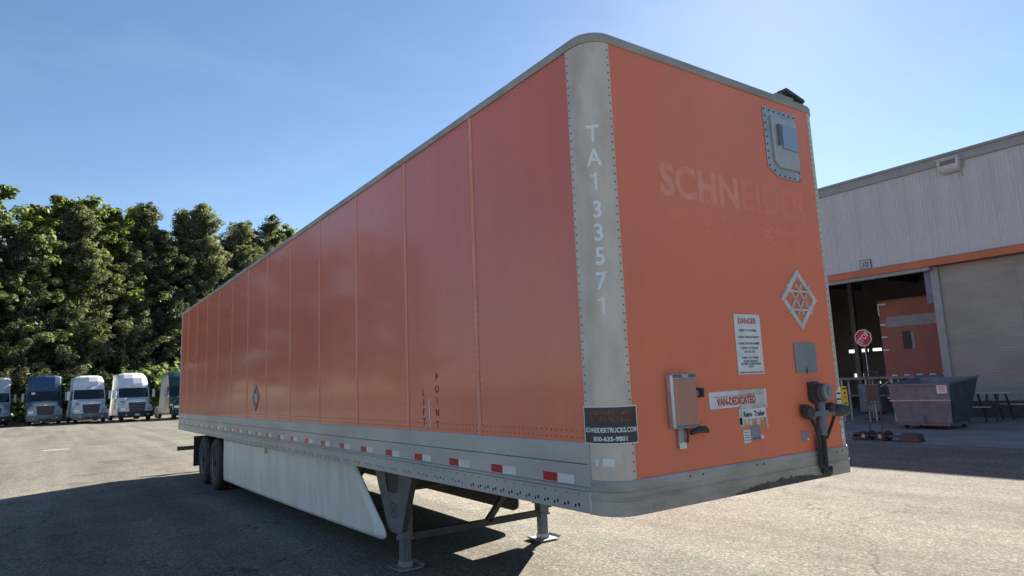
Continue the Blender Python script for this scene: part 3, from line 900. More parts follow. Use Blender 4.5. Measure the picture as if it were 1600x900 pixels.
# LIFT POINT lettering and chalk line
for word, xs, zt_, zb_ in (('LIFT', -2.395, 1.80, 1.545), ('POINT', -2.145, 1.925, 1.525)):
    for i, ch in enumerate(word):
        z = zt_ + (zb_ - zt_) * i / (len(word) - 1)
        V, F = text2d(ch, height=0.062, bold=0.004)
        MB().add([(xs + a * 0.95, -0.0025, z + b) for a, b in V], F).build('lift_letter', 'print_black', trailer, fix=False)
MB().bar((-2.275, -0.002, 1.50), (-2.295, -0.002, 1.74), 0.016, 0.003, up=(0, 1, 0)).build('chalk_line', 'tape_white', trailer)
sf = lambda a, b, q: (a, -q, b)
ps = placard(-8.32, 1.80, 0.20, 0.21, 'placard_holder', sf, trailer, 'galvanised')
MB().box(-8.42, -8.22, -0.009, -0.002, 1.74, 1.86).build('placard_bar', 'galvanised', ps)

# underside: cross members, kingpin plate, slider rails
for i in range(40):
    xx = -0.45 - i * 0.395
    MB().box(xx - 0.03, xx + 0.03, 0.02, W - 0.02, ZB + 0.015, ZB + 0.06).build('cross_member', 'chassis_black', trailer)
MB().box(-1.9, -0.25, 0.5, W - 0.5, ZB - 0.005, ZB + 0.01).build('coupler_plate', 'chassis_black', trailer)
MB().cyl((-0.92, W / 2, ZB - 0.09), (-0.92, W / 2, ZB), 0.045).build('kingpin', 'steel_dark', trailer)
for y in (0.75, W - 0.75):
    MB().box(-14.6, -9.8, y - 0.04, y + 0.04, 0.86, ZB + 0.01).build('slider_rail', 'chassis_black', trailer)

# landing gear
LX = -3.68
for sgn, ly in ((1, 0.40), (-1, W - 0.40)):
    lg = MB(); lg.box(LX - 0.062, LX + 0.062, ly - 0.062, ly + 0.062, 0.30, ZB + 0.01)
    lo_ = lg.build('landing_leg', 'steel_dark', trailer, bevel=0.008)
    MB().box(LX - 0.048, LX + 0.048, ly - 0.048, ly + 0.048, 0.06, 0.32).build('inner_leg', 'steel_dark', lo_, bevel=0.006)
    MB().box(LX - 0.07, LX + 0.07, ly - 0.07, ly + 0.07, 0.29, 0.315).build('leg_collar', 'steel_dark', lo_)
    mb = MB(); mb.box(LX - 0.14, LX + 0.14, ly - 0.13, ly + 0.13, 0.012, 0.022)
    mb.add([(LX - .14, ly - .13, .022), (LX + .14, ly - .13, .022), (LX + .15, ly - .16, .045), (LX - .15, ly - .16, .045)], [(0, 1, 2, 3)])
    mb.add([(LX - .14, ly + .13, .022), (LX + .14, ly + .13, .022), (LX + .15, ly + .16, .045), (LX - .15, ly + .16, .045)], [(0, 1, 2, 3)])
    mb.box(LX - 0.055, LX + 0.055, ly - 0.055, ly + 0.055, 0.022, 0.075)
    mb.box(LX - 0.12, LX + 0.12, ly - 0.10, ly + 0.10, 0.002, 0.012)
    mb.build('foot_plate', 'galvanised', lo_)
    yo = ly - sgn * 0.085
    wing = [(-3.30, 0.97), (-3.57, 0.385), (-3.63, 0.36), (-3.82, 0.36), (-3.90, 0.385), (-4.24, 0.97), (-3.98, 0.97), (-3.93, 0.80), (-3.90, 0.76), (-3.68, 0.76), (-3.64, 0.80), (-3.60, 0.97)]
    mb = MB(); mb.prism(wing, lambda a, b, q: (a, yo + q, b), -0.006, 0.006)
    wg = mb.build('leg_bracket', 'bracket_grey', lo_)
    MB().box(-4.0, -3.58, yo + sgn * 0.012, yo + sgn * 0.02, 0.70, 0.969).build('bracket_recess', 'chassis_black', lo_)
    MB().box(-4.26, -3.28, yo - 0.012, yo + 0.11, 0.97, ZB).build('bracket_channel', 'steel_dark', lo_)
    # folded lips along the bracket's two slanted edges
    mb = MB(); mb.bar((-3.30, yo + sgn * 0.03, 0.97), (-3.575, yo + sgn * 0.03, 0.385), 0.008, 0.06, up=(0, 1, 0)); mb.build('bracket_lip', 'chassis_black', lo_)
    mb = MB(); mb.bar((-4.24, yo + sgn * 0.03, 0.97), (-3.895, yo + sgn * 0.03, 0.385), 0.008, 0.06, up=(0, 1, 0)); mb.build('bracket_lip', 'chassis_black', lo_)
    # oval emblem with a slanted letter on the near bracket
    if sgn == 1:
        mb = MB(); n = 28
        cxe, cze = -3.745, 0.585
        ring = []
        for i in range(n):
            t = 2 * math.pi * i / n
            for r in (1.0, 0.86): ring.append((cxe + 0.095 * r * math.cos(t), yo - 0.0085, cze + 0.074 * r * math.sin(t)))
        mb.add(ring, [(2 * i, 2 * ((i + 1) % n), 2 * ((i + 1) % n) + 1, 2 * i + 1) for i in range(n)])
        V, F = text2d('H', height=0.082, width=0.10, bold=0.012, shear=0.35)
        mb.add([(cxe + a, yo - 0.0085, cze + b) for a, b in V], F)
        mb.build('oval_emblem', 'black_paint', wg, fix=False)
    if sgn == -1:
        MB().bar((LX, ly + sgn * 0.76, 0.33), (LX, ly + sgn * 0.10, ZB + 0.0), 0.06, 0.06).build('diagonal_brace', 'chassis_black', trailer)
MB().box(LX - 0.03, LX + 0.03, 0.45, W - 0.45, 0.275, 0.345).build('cross_tube', 'chassis_black', trailer)
MB().cyl((LX + 0.05, 0.45, 0.80), (LX + 0.05, W - 0.45, 0.80), 0.022).build('crank_shaft', 'chassis_black', trailer)

# skirts on both sides, raked inwards to the front
for far in (False, True):
    def sk(x, z):
        t = (x + 10.95) / 7.0
        y = 0.055 + 0.20 * max(0, t) ** 1.6
        y += 0.03 * max(0, (0.6 - z)) * 1.0
        return (x, (W - y) if far else y, z)
    zbot, ztop = (0.205 if far else 0.265), 1.045
    xr_ = -10.95
    n, k = 26, 20
    v, f = [], []
    for i in range(n + 1):
        for j in range(k + 1):
            u = j / k
            z = zbot + (ztop - zbot) * u
            # front edge: raked forward to the bottom with a rounded toe
            xf = (-4.30 - 0.45 * u) if far else (-3.74 - 0.90 * u)
            if u < 0.22: xf -= 0.20 * (1 - math.sqrt(max(0, 1 - (1 - u / 0.22) ** 2)))
            x = xr_ + (xf - xr_) * i / n
            v.append(sk(x, z))
    for i in range(n):
        for j in range(k):
            a = i * (k + 1) + j
            f.append((a, a + 1, a + k + 2, a + k + 1))
    o = MB().add(v, f).build('side_skirt', 'skirt_white', trailer, smooth=True, fix=False)
    so = o.modifiers.new('solid', 'SOLIDIFY'); so.thickness = 0.012; so.offset = 0
    lv = [(p[0], p[1] + (-0.010 if far else 0.010), p[2]) for p in v]
    MB().add(lv, f).build('skirt_shade_sheet', 'chassis_black', o, smooth=True, fix=False)  # added black sheet: paints the shade on the skirt's dirty inner side
    if not far:
        for i in range(44):
            x = -4.35 - i * 0.15
            p = sk(x, 1.0)
            MB().box(x - 0.018, x + 0.018, p[1] - 0.016, p[1] - 0.006, 1.0, 1.051).build('skirt_bracket', 'aluminium_grimy', trailer)
        p = sk(-8.05, 0.97)
        MB().box(-8.11, -8.0, p[1] - 0.02, p[1] - 0.006, 0.93, 1.0).build('side_marker_lamp', 'amber', trailer, bevel=0.004)
    for x in (-5.2, -7.2, -9.2):
        p = sk(x, 0.5)
        MB().bar((x, p[1] + (-0.02 if far else 0.02), 0.45), (x, (W - 0.75) if far else 0.75, 1.05), 0.04, 0.03).build('skirt_strut', 'chassis_black', trailer)

# wheels
def wheel(parent, x, y, side, r=0.51, w=0.27):
    a = (0, -1, 0) if side < 0 else (0, 1, 0)
    prof = [(-w, r * 0.62), (-w, r * 0.90), (-w + .03, r * 0.97), (-w + .06, r), (-.06, r), (-.03, r * 0.97), (0, r * 0.90), (0.006, r * 0.80), (0, r * 0.66), (-.02, r * 0.60)]
    t = MB().lathe((x, y, r), a, prof, 36).build('wheel', 'rubber', parent, smooth=True)
    g = MB()
    for h in (-0.08, -0.135, -0.19): g.lathe((x, y, r), a, [(h - .008, r + 0.001), (h + .008, r + 0.001)], 36)
    g.build('tread_groove', 'hole_black', t)
    MB().lathe((x, y, r), a, [(-0.03, r * 0.60), (-0.012, r * 0.59), (-0.04, r * 0.54), (-0.10, r * 0.45), (-0.11, r * 0.25), (-0.04, r * 0.22), (-0.02, r * 0.12)], 28).build('rim', 'rim_steel', t, smooth=True)
    return t
for ax in (-11.72, -12.97):
    for side, yb in ((-1, 0.03), (1, W - 0.03)):
        wheel(trailer, ax, yb, side)
        wheel(trailer, ax, yb - side * 0.33, side)
    MB().cyl((ax, 0.3, 0.51), (ax, W - 0.3, 0.51), 0.065).build('axle', 'chassis_black', trailer)
    for y in (0.75, W - 0.75):
        MB().box(ax - 0.06, ax + 0.06, y - 0.05, y + 0.05, 0.5, 0.88).build('axle_hanger', 'chassis_black', trailer)
for y0, y1 in ((0.06, 0.66), (W - 0.66, W - 0.06)):
    MB().box(-14.32, -14.30, y0, y1, 0.27, 0.90).build('mud_flap', 'rubber', trailer)
    MB().box(-14.34, -14.28, y0, y1, 0.89, 0.95).build('mud_flap_hanger', 'chassis_black', trailer)
# rear frame, doors and underride guard
mb = MB(); mb.box(-LEN - 0.02, -LEN + 0.10, -0.008, 0.09, ZB, ZT + 0.002); mb.box(-LEN - 0.02, -LEN + 0.10, W - 0.09, W + 0.008, ZB, ZT + 0.002)
mb.box(-LEN - 0.018, -LEN + 0.10, 0.09, W - 0.09, ZT - 0.12, ZT + 0.001); mb.box(-LEN - 0.018, -LEN + 0.10, 0.09, W - 0.09, ZB - 0.02, ZB + 0.16)
mb.build('rear_frame', 'aluminium', trailer)
for y0, y1 in ((0.095, W / 2 - 0.004), (W / 2 + 0.004, W - 0.095)):
    d = MB().box(-LEN - 0.012, -LEN + 0.02, y0, y1, ZB + 0.165, ZT - 0.125).build('rear_door', 'orange_front', trailer)
    for q in (0.3, 0.75):
        yy = y0 + (y1 - y0) * q
        MB().cyl((-LEN - 0.035, yy, ZB + 0.1), (-LEN - 0.035, yy, ZT - 0.08), 0.016).build('lock_rod', 'galvanised', d)
MB().box(-LEN - 0.06, -LEN + 0.05, -0.02, W + 0.02, 0.52, 0.62).build('underride_guard', 'chassis_black', trailer)
for y in (0.7, W - 0.7):
    MB().box(-LEN - 0.03, -LEN + 0.05, y - 0.05, y + 0.05, 0.62, ZB - 0.02).build('guard_upright', 'chassis_black', trailer)

# ================================================================== WAREHOUSE
BY = 24.0
WX0, WX1, JX = -30.0, 24.0, -8.15
ZBEAM, ZROOF = 5.62, 9.58
WH = (-8.0, BY, 0.0)
setorg(WH)
wh = thing('warehouse', WH, 'grey metal warehouse with an orange beam over its open bay', 'building')
# vertical ribbed sheets
sheet_me = None
pw = 0.96
def ribbed(width, z0, z1, y, pitch=0.12, d=0.02):
    v = []; n = int(round(width / pitch))
    xs = []
    for i in range(n):
        x = i * pitch
        xs += [(x, 0), (x + pitch * .58, 0), (x + pitch * .68, -d), (x + pitch * .90, -d)]
    xs.append((width - 0.002, 0))
    v = [(a, b, z0) for a, b in xs] + [(a, b, z1) for a, b in xs]
    m = len(xs)
    return v, [(i, i + 1, m + i + 1, m + i) for i in range(m - 1)]
setorg((0, 0, 0))
v, f = ribbed(pw, ZBEAM + 0.2, ZROOF - 0.02, 0)
sm = MB().add(v, f).mesh('cladding_panel', 'cladding_grey')
setorg(WH)
nP = int((WX1 - WX0) / pw)
for i in range(nP):
    o = bpy.data.objects.new('cladding_panel', sm); col.objects.link(o); o.parent = wh
    o.location = (WX0 + i * pw - WH[0], 0.0, 0.0)
MB().box(WX0, WX1, BY + 0.02, BY + 0.2, ZBEAM + 0.2, ZROOF - 0.03).build('upper_wall', 'interior_dark', wh)
mb = MB(); mb.box(WX0 - 0.05, WX1 + 0.05, BY - 0.08, BY + 0.3, ZROOF - 0.38, ZROOF); mb.build('eave_trim', 'trim_grey', wh, bevel=0.02)
MB().box(WX0 - 0.05, WX1 + 0.05, BY - 0.14, BY - 0.06, ZROOF - 0.06, ZROOF + 0.03).build('gutter_lip', 'trim_grey', wh)
mb = MB(); mb.box(WX0, WX1, BY - 0.06, BY + 0.25, ZBEAM - 0.06, ZBEAM + 0.19); mb.build('beam', 'beam_orange', wh, bevel=0.01)
MB().box(WX0, WX1, BY - 0.075, BY + 0.24, ZBEAM + 0.192, ZBEAM + 0.225).build('drip_flashing', 'trim_grey', wh)
MB().box(WX0, JX, BY + 0.0, BY + 0.25, ZBEAM - 0.2, ZBEAM - 0.065).build('door_header', 'trim_grey', wh)
MB().box(WX0, WX1, BY, BY + 22, ZROOF - 0.03, ZROOF + 0.05).build('roof', 'trim_grey', wh)
# lower wall right of the bay, horizontal ribs
def hribbed(width, z0, z1, pitch=0.10, d=0.004):
    zs = []; n = int((z1 - z0) / pitch)
    for i in range(n):
        z = z0 + i * pitch
        zs += [(z, 0), (z + pitch * .6, 0), (z + pitch * .72, -d), (z + pitch * .9, -d)]
    zs.append((z1, 0))
    m = len(zs)
    v = [(0, b, a) for a, b in zs] + [(width - 0.004, b, a) for a, b in zs]
    return v, [(i, m + i, m + i + 1, i + 1) for i in range(m - 1)]
setorg((0, 0, 0))
v, f = hribbed(2.4, 0.6, ZBEAM - 0.06)
hm = MB().add(v, f).mesh('siding_panel', 'siding_grey')
setorg(WH)
for i in range(12):
    o = bpy.data.objects.new('siding_panel', hm); col.objects.link(o); o.parent = wh
    o.location = (JX + 0.16 + i * 2.4 - WH[0], 0.40, 0.0)
MB().box(JX + 0.05, WX1, BY + 0.41, BY + 0.6, 0.55, ZBEAM - 0.06).build('lower_wall', 'interior_dark', wh)
MB().box(JX + 0.05, WX1, BY + 0.34, BY + 0.6, 0.0, 0.58).build('dark_plinth', 'dark_base', wh)
MB().box(JX - 0.1, JX + 0.17, BY + 0.28, BY + 0.62, 0.0, ZBEAM - 0.06).build('door_jamb', 'trim_grey', wh, bevel=0.01)
MB().box(JX - 0.32, JX - 0.104, BY + 0.30, BY + 0.5, 4.2, ZBEAM - 0.2).build('door_track', 'steel_dark', wh)
# interior shell; the rear wall keeps its window slots and door gaps open
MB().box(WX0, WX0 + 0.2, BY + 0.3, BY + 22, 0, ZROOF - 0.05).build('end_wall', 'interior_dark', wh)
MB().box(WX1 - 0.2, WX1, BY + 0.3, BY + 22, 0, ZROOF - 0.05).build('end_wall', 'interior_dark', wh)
BK = BY + 21.9
slots = [(-23.4, -22.7, 3.12, 3.36), (-22.45, -22.1, 3.14, 3.36), (-22.0, -21.9, 3.14, 3.36), (-21.65, -20.98, 3.16, 3.36), (-23.2, -22.45, 1.25, 1.60), (-22.72, -22.58, 0.05, 0.5), (-21.42, -21.2, 0.1, 0.55), (-21.5, -21.3, 0.7, 1.0)]
xs = sorted({WX0 + 0.2, WX1 - 0.2} | {a for s in slots for a in s[:2]})
mb = MB()
for a, b in zip(xs[:-1], xs[1:]):
    c = (a + b) / 2
    cuts = sorted((s[2], s[3]) for s in slots if s[0] < c < s[1])
    z = 0.0
    for z0_, z1_ in cuts:
        mb.box(a, b, BK, BK + 0.12, z, z0_); z = z1_
    mb.box(a, b, BK, BK + 0.12, z, ZROOF - 0.05)
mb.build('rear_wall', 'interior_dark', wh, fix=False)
for x in (-26, -22, -18, -14):
    MB().box(x - 0.12, x + 0.12, BY + 0.3, BY + 21.8, 7.6, 8.1).build('roof_truss', 'steel_dark', wh)
for x in (-24.5, -16.5):
    MB().box(x - 0.12, x + 0.12, BY + 10, BY + 10.24, 0.006, 7.6).build('inner_column', 'steel_dark', wh)

setorg((-6.93, BY, 9.1))
wl_ = thing('wall_light', (-6.93, BY, 9.1), 'white half-bowl floodlight high on the ribbed grey wall', 'light')
def bowl():
    mb = MB()
    # half bowl: open box with a curved belly
    prof = [(0.30, 0.22), (0.30, 0.0), (0.27, -0.13), (0.18, -0.24), (0.04, -0.29)]
    n = len(prof)
    v = []
    for xx in (-0.36, 0.36):
        for d, z in prof: v.append((-6.93 + xx * (1 if z > -0.1 else 0.82), BY - 0.03 - d, 9.1 + z))
        v.append((-6.93 + xx * 0.82, BY - 0.03, 9.1 - 0.29)); v.append((-6.93 + xx, BY - 0.03, 9.1 + 0.22))
    m = n + 2
    f = [(i, i + 1, m + i + 1, m + i) for i in range(n + 1)] + [tuple(range(m)), tuple(range(m, 2 * m))]
    return mb.add(v, f)
bowl().build('shell', 'lamp_shell', wl_, smooth=True, bevel=0.02)
MB().box(-7.19, -6.67, BY - 0.345, BY - 0.329, 9.10, 9.27).build('lens', 'lamp_lens', wl_)
MB().box(-7.31, -6.55, BY - 0.37, BY - 0.02, 9.322, 9.36).build('hood', 'lamp_shell', wl_)
MB().tube([(-6.5, BY - 0.05, 9.15), (-6.62, BY - 0.06, 8.85), (-6.62, BY - 0.05, 8.62)], 0.025).build('conduit', 'galvanised', wl_)

setorg((-10.4, BY, 6.0))
ns = thing('bay_number_sign', (-10.4, BY, 6.0), 'small framed bay number 10 above the orange beam', 'sign')
MB().box(-10.62, -10.18, BY - 0.06, BY - 0.03, 5.84, 6.22).build('sign_frame', 'steel_dark', ns)
MB().box(-10.58, -10.22, BY - 0.066, BY - 0.061, 5.88, 6.18).build('sign_face', 'cladding_grey', ns)
V, F = text2d('10', height=0.22, bold=0.02)
MB().add([(-10.4 + a, BY - 0.069, 6.03 + b) for a, b in V], F).build('sign_number', 'print_black', ns, fix=False)

# ---- trailer inside the bay
BT = (-10.45, 27.0, 0.0)
setorg(BT)
bt = thing('box_trailer', BT, 'orange trailer end with white corner markers inside the open bay', 'trailer')
x0, x1, y0, z0, z1 = -11.62, -9.05, 27.0, 1.62, 4.74
MB().box(x0, x1, y0, y0 + 9.0, z0, z1).build('box_body', 'orange_shaded', bt)
MB().box(x0 + 0.28, x1 - 0.05, y0 - 0.012, y0 - 0.001, 3.62, 4.06).build('grey_band', 'plate_grey', bt)
MB().box(x0 - 0.01, x1 + 0.01, y0 - 0.03, y0 + 0.1, z1 - 0.02, z1 + 0.06).build('top_frame', 'orange_sooty', bt)
MB().box(-10.75, -10.42, y0 - 0.02, y0 - 0.001, 2.65, 3.40).build('dark_slot', 'black_paint', bt)
MB().box(-10.40, -10.28, y0 - 0.02, y0 - 0.001, 2.65, 3.35).build('slot_cover', 'plate_grey', bt)
mb = MB(); mb.box(x0 + 0.0, x0 + 0.34, y0 - 0.05, y0 - 0.032, 4.60, 4.66); mb.box(x0, x0 + 0.05, y0 - 0.05, y0 - 0.032, 4.15, 4.60); mb.build('corner_marker', 'tape_white', bt)
for z in (3.72, 3.18, 2.62):
    MB().box(x0, x0 + 0.24, y0 - 0.03, y0 - 0.012, z, z + 0.06).build('side_marker', 'tape_white', bt)
MB().box(x0 - 0.01, x1, y0 - 0.06, y0 + 0.15, z0 - 0.22, z0 - 0.002).build('rear_sill', 'steel_dark', bt)
for i in range(5):
    xa = x0 + 0.06 + i * 0.5
    mb = MB(); mb.box(xa, xa + 0.2, y0 - 0.07, y0 - 0.061, z0 - 0.09, z0 - 0.03, 0); mb.box(xa + 0.2, xa + 0.42, y0 - 0.07, y0 - 0.061, z0 - 0.09, z0 - 0.03, 1); mb.build('reflective_strip', ['tape_red', 'tape_white'], bt)
MB().box(x0 + 0.5, x0 + 0.62, y0 + 0.1, y0 + 8.5, 1.0, z0 - 0.23).build('frame_rail', 'chassis_black', bt)
MB().box(x1 - 0.62, x1 - 0.5, y0 + 0.1, y0 + 8.5, 1.0, z0 - 0.23).build('frame_rail', 'chassis_black', bt)
for xx in (x0 + 0.15, x1 - 0.45):
    MB().cyl((xx, y0 + 1.5, 0.53), (xx + 0.3, y0 + 1.5, 0.53), 0.52, n=24).build('wheel', 'rubber', bt)
    MB().cyl((xx, y0 + 2.8, 0.53), (xx + 0.3, y0 + 2.8, 0.53), 0.52, n=24).build('wheel', 'rubber', bt)
MB().box(x0 + 0.3, x1 - 0.3, y0 - 0.02, y0 + 0.1, 0.55, 0.68).build('underride_guard', 'chassis_black', bt)

# ---- stop sign
SS = (-9.95, 22.2, 0.0)
setorg(SS)
ss = thing('stop_sign', SS, 'red octagonal stop sign hanging crooked on a thin post', 'sign')
tz, rr_ = 3.03, 0.33
rot = RAD(48)
def octo(r): return [(r * math.cos(math.pi / 8 + k * math.pi / 4 + rot), r * math.sin(math.pi / 8 + k * math.pi / 4 + rot)) for k in range(8)]
fs = lambda a, b, q: (SS[0] + a, SS[1] + q, tz + b)
MB().prism(octo(rr_), fs, -0.006, 0.0).build('sign_plate', 'print_white', ss)
MB().prism(octo(rr_ * 0.92), fs, -0.009, -0.0065).build('sign_field', 'sign_red', ss)
V, F = text2d('STOP', width=0.50, height=0.21, bold=0.012)
c, s_ = math.cos(rot), math.sin(rot)
MB().add([fs(a * c - b * s_, a * s_ + b * c, -0.011) for a, b in V], F).build('sign_lettering', 'print_white', ss, fix=False)
MB().cyl((SS[0] + 0.04, SS[1] + 0.03, 0.02), (SS[0], SS[1] + 0.03, tz + 0.2), 0.022).build('post', 'galvanised', ss)
MB().cyl((SS[0] + 0.04, SS[1] + 0.03, 0.006), (SS[0] + 0.04, SS[1] + 0.03, 0.06), 0.28, 0.24, n=20).build('base', 'rubber', ss)

# ---- tipping hopper
HX0, HX1, HY = -7.58, -5.86, 18.75
HP = ((HX0 + HX1) / 2, HY + 0.8, 0.0)
setorg(HP)
hp = thing('tipping_hopper', HP, 'dark grey steel tipping hopper with a white notice on its front', 'hopper')
mb = MB()
def hop(t):   # front sheet, floor, back sheet and both cheeks as one welded tub
    o = [(HX0, HY, 1.32), (HX1, HY, 1.32), (HX1 - 0.02, HY + 0.02, 0.86), (HX1 - 0.08, HY + 0.10, 0.20), (HX0 + 0.12, HY + 0.10, 0.20), (HX0 + 0.03, HY + 0.02, 0.86)]
    b = [(HX0, HY + 2.05, 1.50), (HX1, HY + 2.05, 1.50), (HX1 - 0.08, HY + 1.25, 0.20), (HX0 + 0.12, HY + 1.25, 0.20)]
    return o, b
o_, b_ = hop(0)
vv = o_ + b_
mb.add(vv, [(0, 5, 2, 1), (5, 4, 3, 2), (4, 9, 8, 3), (7, 8, 9, 6), (1, 2, 3, 8, 7), (0, 6, 9, 4, 5)])
tub = mb.build('tub', 'steel_dark', hp, fix=True)
sd = tub.modifiers.new('solid', 'SOLIDIFY'); sd.thickness = 0.02; sd.offset = -1
MB().prism([(HY + 0.01, 1.31), (HY + 0.03, 0.86), (HY + 0.11, 0.22), (HY + 1.22, 0.22), (HY + 2.0, 1.46)], lambda a, b, q: (HX1 + q - 0.028 - (0.055 if b < 0.4 else 0), a, b), 0.03, 0.036).build('cheek_plate', 'steel_teal', hp)
MB().bar((HX0 - 0.03, HY - 0.02, 1.335), (HX1 + 0.03, HY - 0.02, 1.335), 0.06, 0.05).build('rim', 'steel_dark', hp)
MB().bar((HX1, HY, 1.335), (HX1 + 0.01, HY + 2.05, 1.515), 0.06, 0.05).build('rim', 'steel_dark', hp)
MB().bar((HX0, HY, 1.335), (HX0, HY + 2.05, 1.515), 0.06, 0.05).build('rim', 'steel_dark', hp)
MB().bar((HX0 + 0.0, HY - 0.01, 0.86), (HX1 + 0.0, HY - 0.01, 0.86), 0.04, 0.04).build('fold_rib', 'galvanised', hp)
MB().box(-6.72, -6.66, HY + 0.02, HY + 0.09, 0.2, 0.42).build('stiffener', 'steel_dark', hp)
MB().box(HX0 + 0.15, HX1 - 0.15, HY + 0.15, HY + 1.3, 0.12, 0.19).build('base_frame', 'steel_dark', hp)
for xx in (HX0 + 0.3, HX1 - 0.2):
    for yy in (HY + 0.25, HY + 1.15):
        MB().cyl((xx - 0.03, yy, 0.095), (xx + 0.03, yy, 0.095), 0.088, n=18).build('caster', 'rubber', hp)
nt_ = MB().box(-6.20, -5.93, HY - 0.012, HY - 0.004, 1.06, 1.30).build('notice', 'paper_white', hp)
for z in (1.25, 1.215, 1.18, 1.13):
    MB().box(-6.16, -5.97, HY - 0.0135, HY - 0.0125, z - 0.007, z + 0.007).build('printed_line', 'print_red', nt_)

# ---- hand truck
HT = (-6.25, 15.1, 0.0)
setorg(HT)
ht = thing('platform_hand_truck', HT, 'black hand truck with tall twin uprights and low platform', 'cart')
for xx in (-6.40, -6.08):
    MB().tube([(xx, 15.1, 0.12), (xx, 15.16, 0.9), (xx + 0.03, 15.2, 1.55), (xx + 0.05, 15.12, 1.75)], 0.018).build('upright', 'black_plastic', ht, smooth=True)
MB().tube([(-6.35, 15.12, 1.75), (-6.2, 15.11, 1.79), (-6.03, 15.12, 1.75)], 0.018).build('handle', 'black_plastic', ht, smooth=True)
MB().box(-6.40, -6.06, 15.13, 15.15, 1.02, 1.42).build('back_plate', 'black_plastic', ht)
for z in (0.46, 0.95, 1.42):
    MB().bar((-6.40, 15.14, z), (-6.07, 15.14, z), 0.025, 0.025).build('cross_bar', 'black_plastic', ht)
MB().box(-6.78, -5.35, 14.98, 15.28, 0.10, 0.14).build('platform', 'black_plastic', ht)
for xx in (-6.47, -6.05):
    t = MB().lathe((xx, 14.92, 0.125), (0, -1, 0), [(-0.03, 0.10), (-0.03, 0.12), (0.03, 0.12), (0.03, 0.10)], 20).build('wheel', 'rubber', ht, smooth=True)
    MB().cyl((xx, 14.96, 0.125), (xx, 14.885, 0.125), 0.05).build('hub', 'galvanised', t)
for xx in (-6.47, -6.05):
    MB().lathe((xx, 15.33, 0.125), (0, 1, 0), [(-0.03, 0.10), (-0.03, 0.12), (0.03, 0.12), (0.03, 0.10)], 20).build('wheel', 'rubber', ht, smooth=True)
mb = MB(); mb.prism([(-5.62, 0.005), (-5.12, 0.005), (-5.20, 0.21), (-5.56, 0.21)], lambda a, b, q: (a, q, b), 14.95, 15.3); mb.build('nose_block', 'black_plastic', ht, bevel=0.02)
mb = MB(); mb.prism([(-6.85, 0.005), (-6.6, 0.005), (-6.62, 0.2), (-6.80, 0.2)], lambda a, b, q: (a, q, b), 14.98, 15.25); mb.build('tail_block', 'black_plastic', ht, bevel=0.02)

# ---- picnic table
PT = (-6.2, 22.6, 0.0)
setorg(PT)
pt = thing('picnic_table', PT, 'pale metal picnic table with bench seats against the grey wall', 'table')
MB().box(-6.95, -5.62, 22.3, 23.05, 0.90, 0.945).build('table_top', 'bench_top', pt, bevel=0.012)
MB().box(-6.95, -6.08, 21.85, 22.12, 0.48, 0.515).build('bench_seat', 'bench_top', pt, bevel=0.01)
MB().box(-6.35, -5.30, 23.3, 23.55, 0.50, 0.535).build('bench_seat', 'bench_top', pt, bevel=0.01)
for xx in (-6.75, -6.25, -5.95):
    MB().bar((xx, 22.35, 0.90), (xx, 22.0, 0.02), 0.05, 0.05).build('leg', 'black_plastic', pt)
    MB().bar((xx, 22.95, 0.90), (xx, 23.4, 0.02), 0.05, 0.05).build('leg', 'black_plastic', pt)
    MB().bar((xx, 21.9, 0.46), (xx, 23.5, 0.46), 0.04, 0.04).build('seat_beam', 'black_plastic', pt)

# ---- workshop odds and ends in the bay
def cabinet(x, y, w, d, h, label, m, drawers=3):
    setorg((x, y, 0))
    t = thing('tool_cabinet', (x, y, 0), label, 'cabinet')
    MB().box(x - w / 2, x + w / 2, y - d / 2, y + d / 2, 0.1, h).build('carcass', m, t, bevel=0.01)
    for k in range(drawers):
        z = 0.14 + (h - 0.18) * k / drawers
        dr = MB().box(x - w / 2 + 0.03, x + w / 2 - 0.03, y - d / 2 - 0.015, y - d / 2 - 0.001, z, z + (h - 0.18) / drawers - 0.03).build('drawer', m, t)
        MB().box(x - w / 4, x + w / 4, y - d / 2 - 0.03, y - d / 2 - 0.016, z + 0.08, z + 0.1).build('handle', 'galvanised', dr)
    for sx in (-1, 1):
        MB().cyl((x + sx * w * .38, y, 0.006), (x + sx * w * .38, y, 0.1), 0.05).build('foot', 'rubber', t)
    return t
cabinet(-11.6, 25.6, 0.9, 0.5, 1.25, 'dark workshop cabinet behind the hand truck in the open bay', 'steel_dark')
setorg((-10.2, 21.6, 0))
wb = thing('steel_workbench', (-10.1, 21.6, 0.0), 'grey steel workbench with bracing behind the tipping hopper', 'workbench')
setorg((-10.1, 21.6, 0.0))
MB().box(-10.6, -7.9, 21.3, 21.9, 1.50, 1.58).build('bench_top', 'steel_dark', wb)
for xx in (-10.5, -9.6, -8.7, -8.0):
    for yy in (21.36, 21.84):
        MB().bar((xx, yy, 0.006), (xx, yy, 1.5), 0.06, 0.06).build('leg', 'galvanised', wb)
for xa, xb in ((-9.6, -8.7), (-8.7, -8.0)):
    MB().bar((xa, 21.36, 0.9), (xb, 21.36, 1.48), 0.04, 0.03).build('brace', 'galvanised', wb)
MB().box(-10.55, -7.95, 21.35, 21.85, 0.9, 0.94).build('shelf', 'steel_dark', wb)

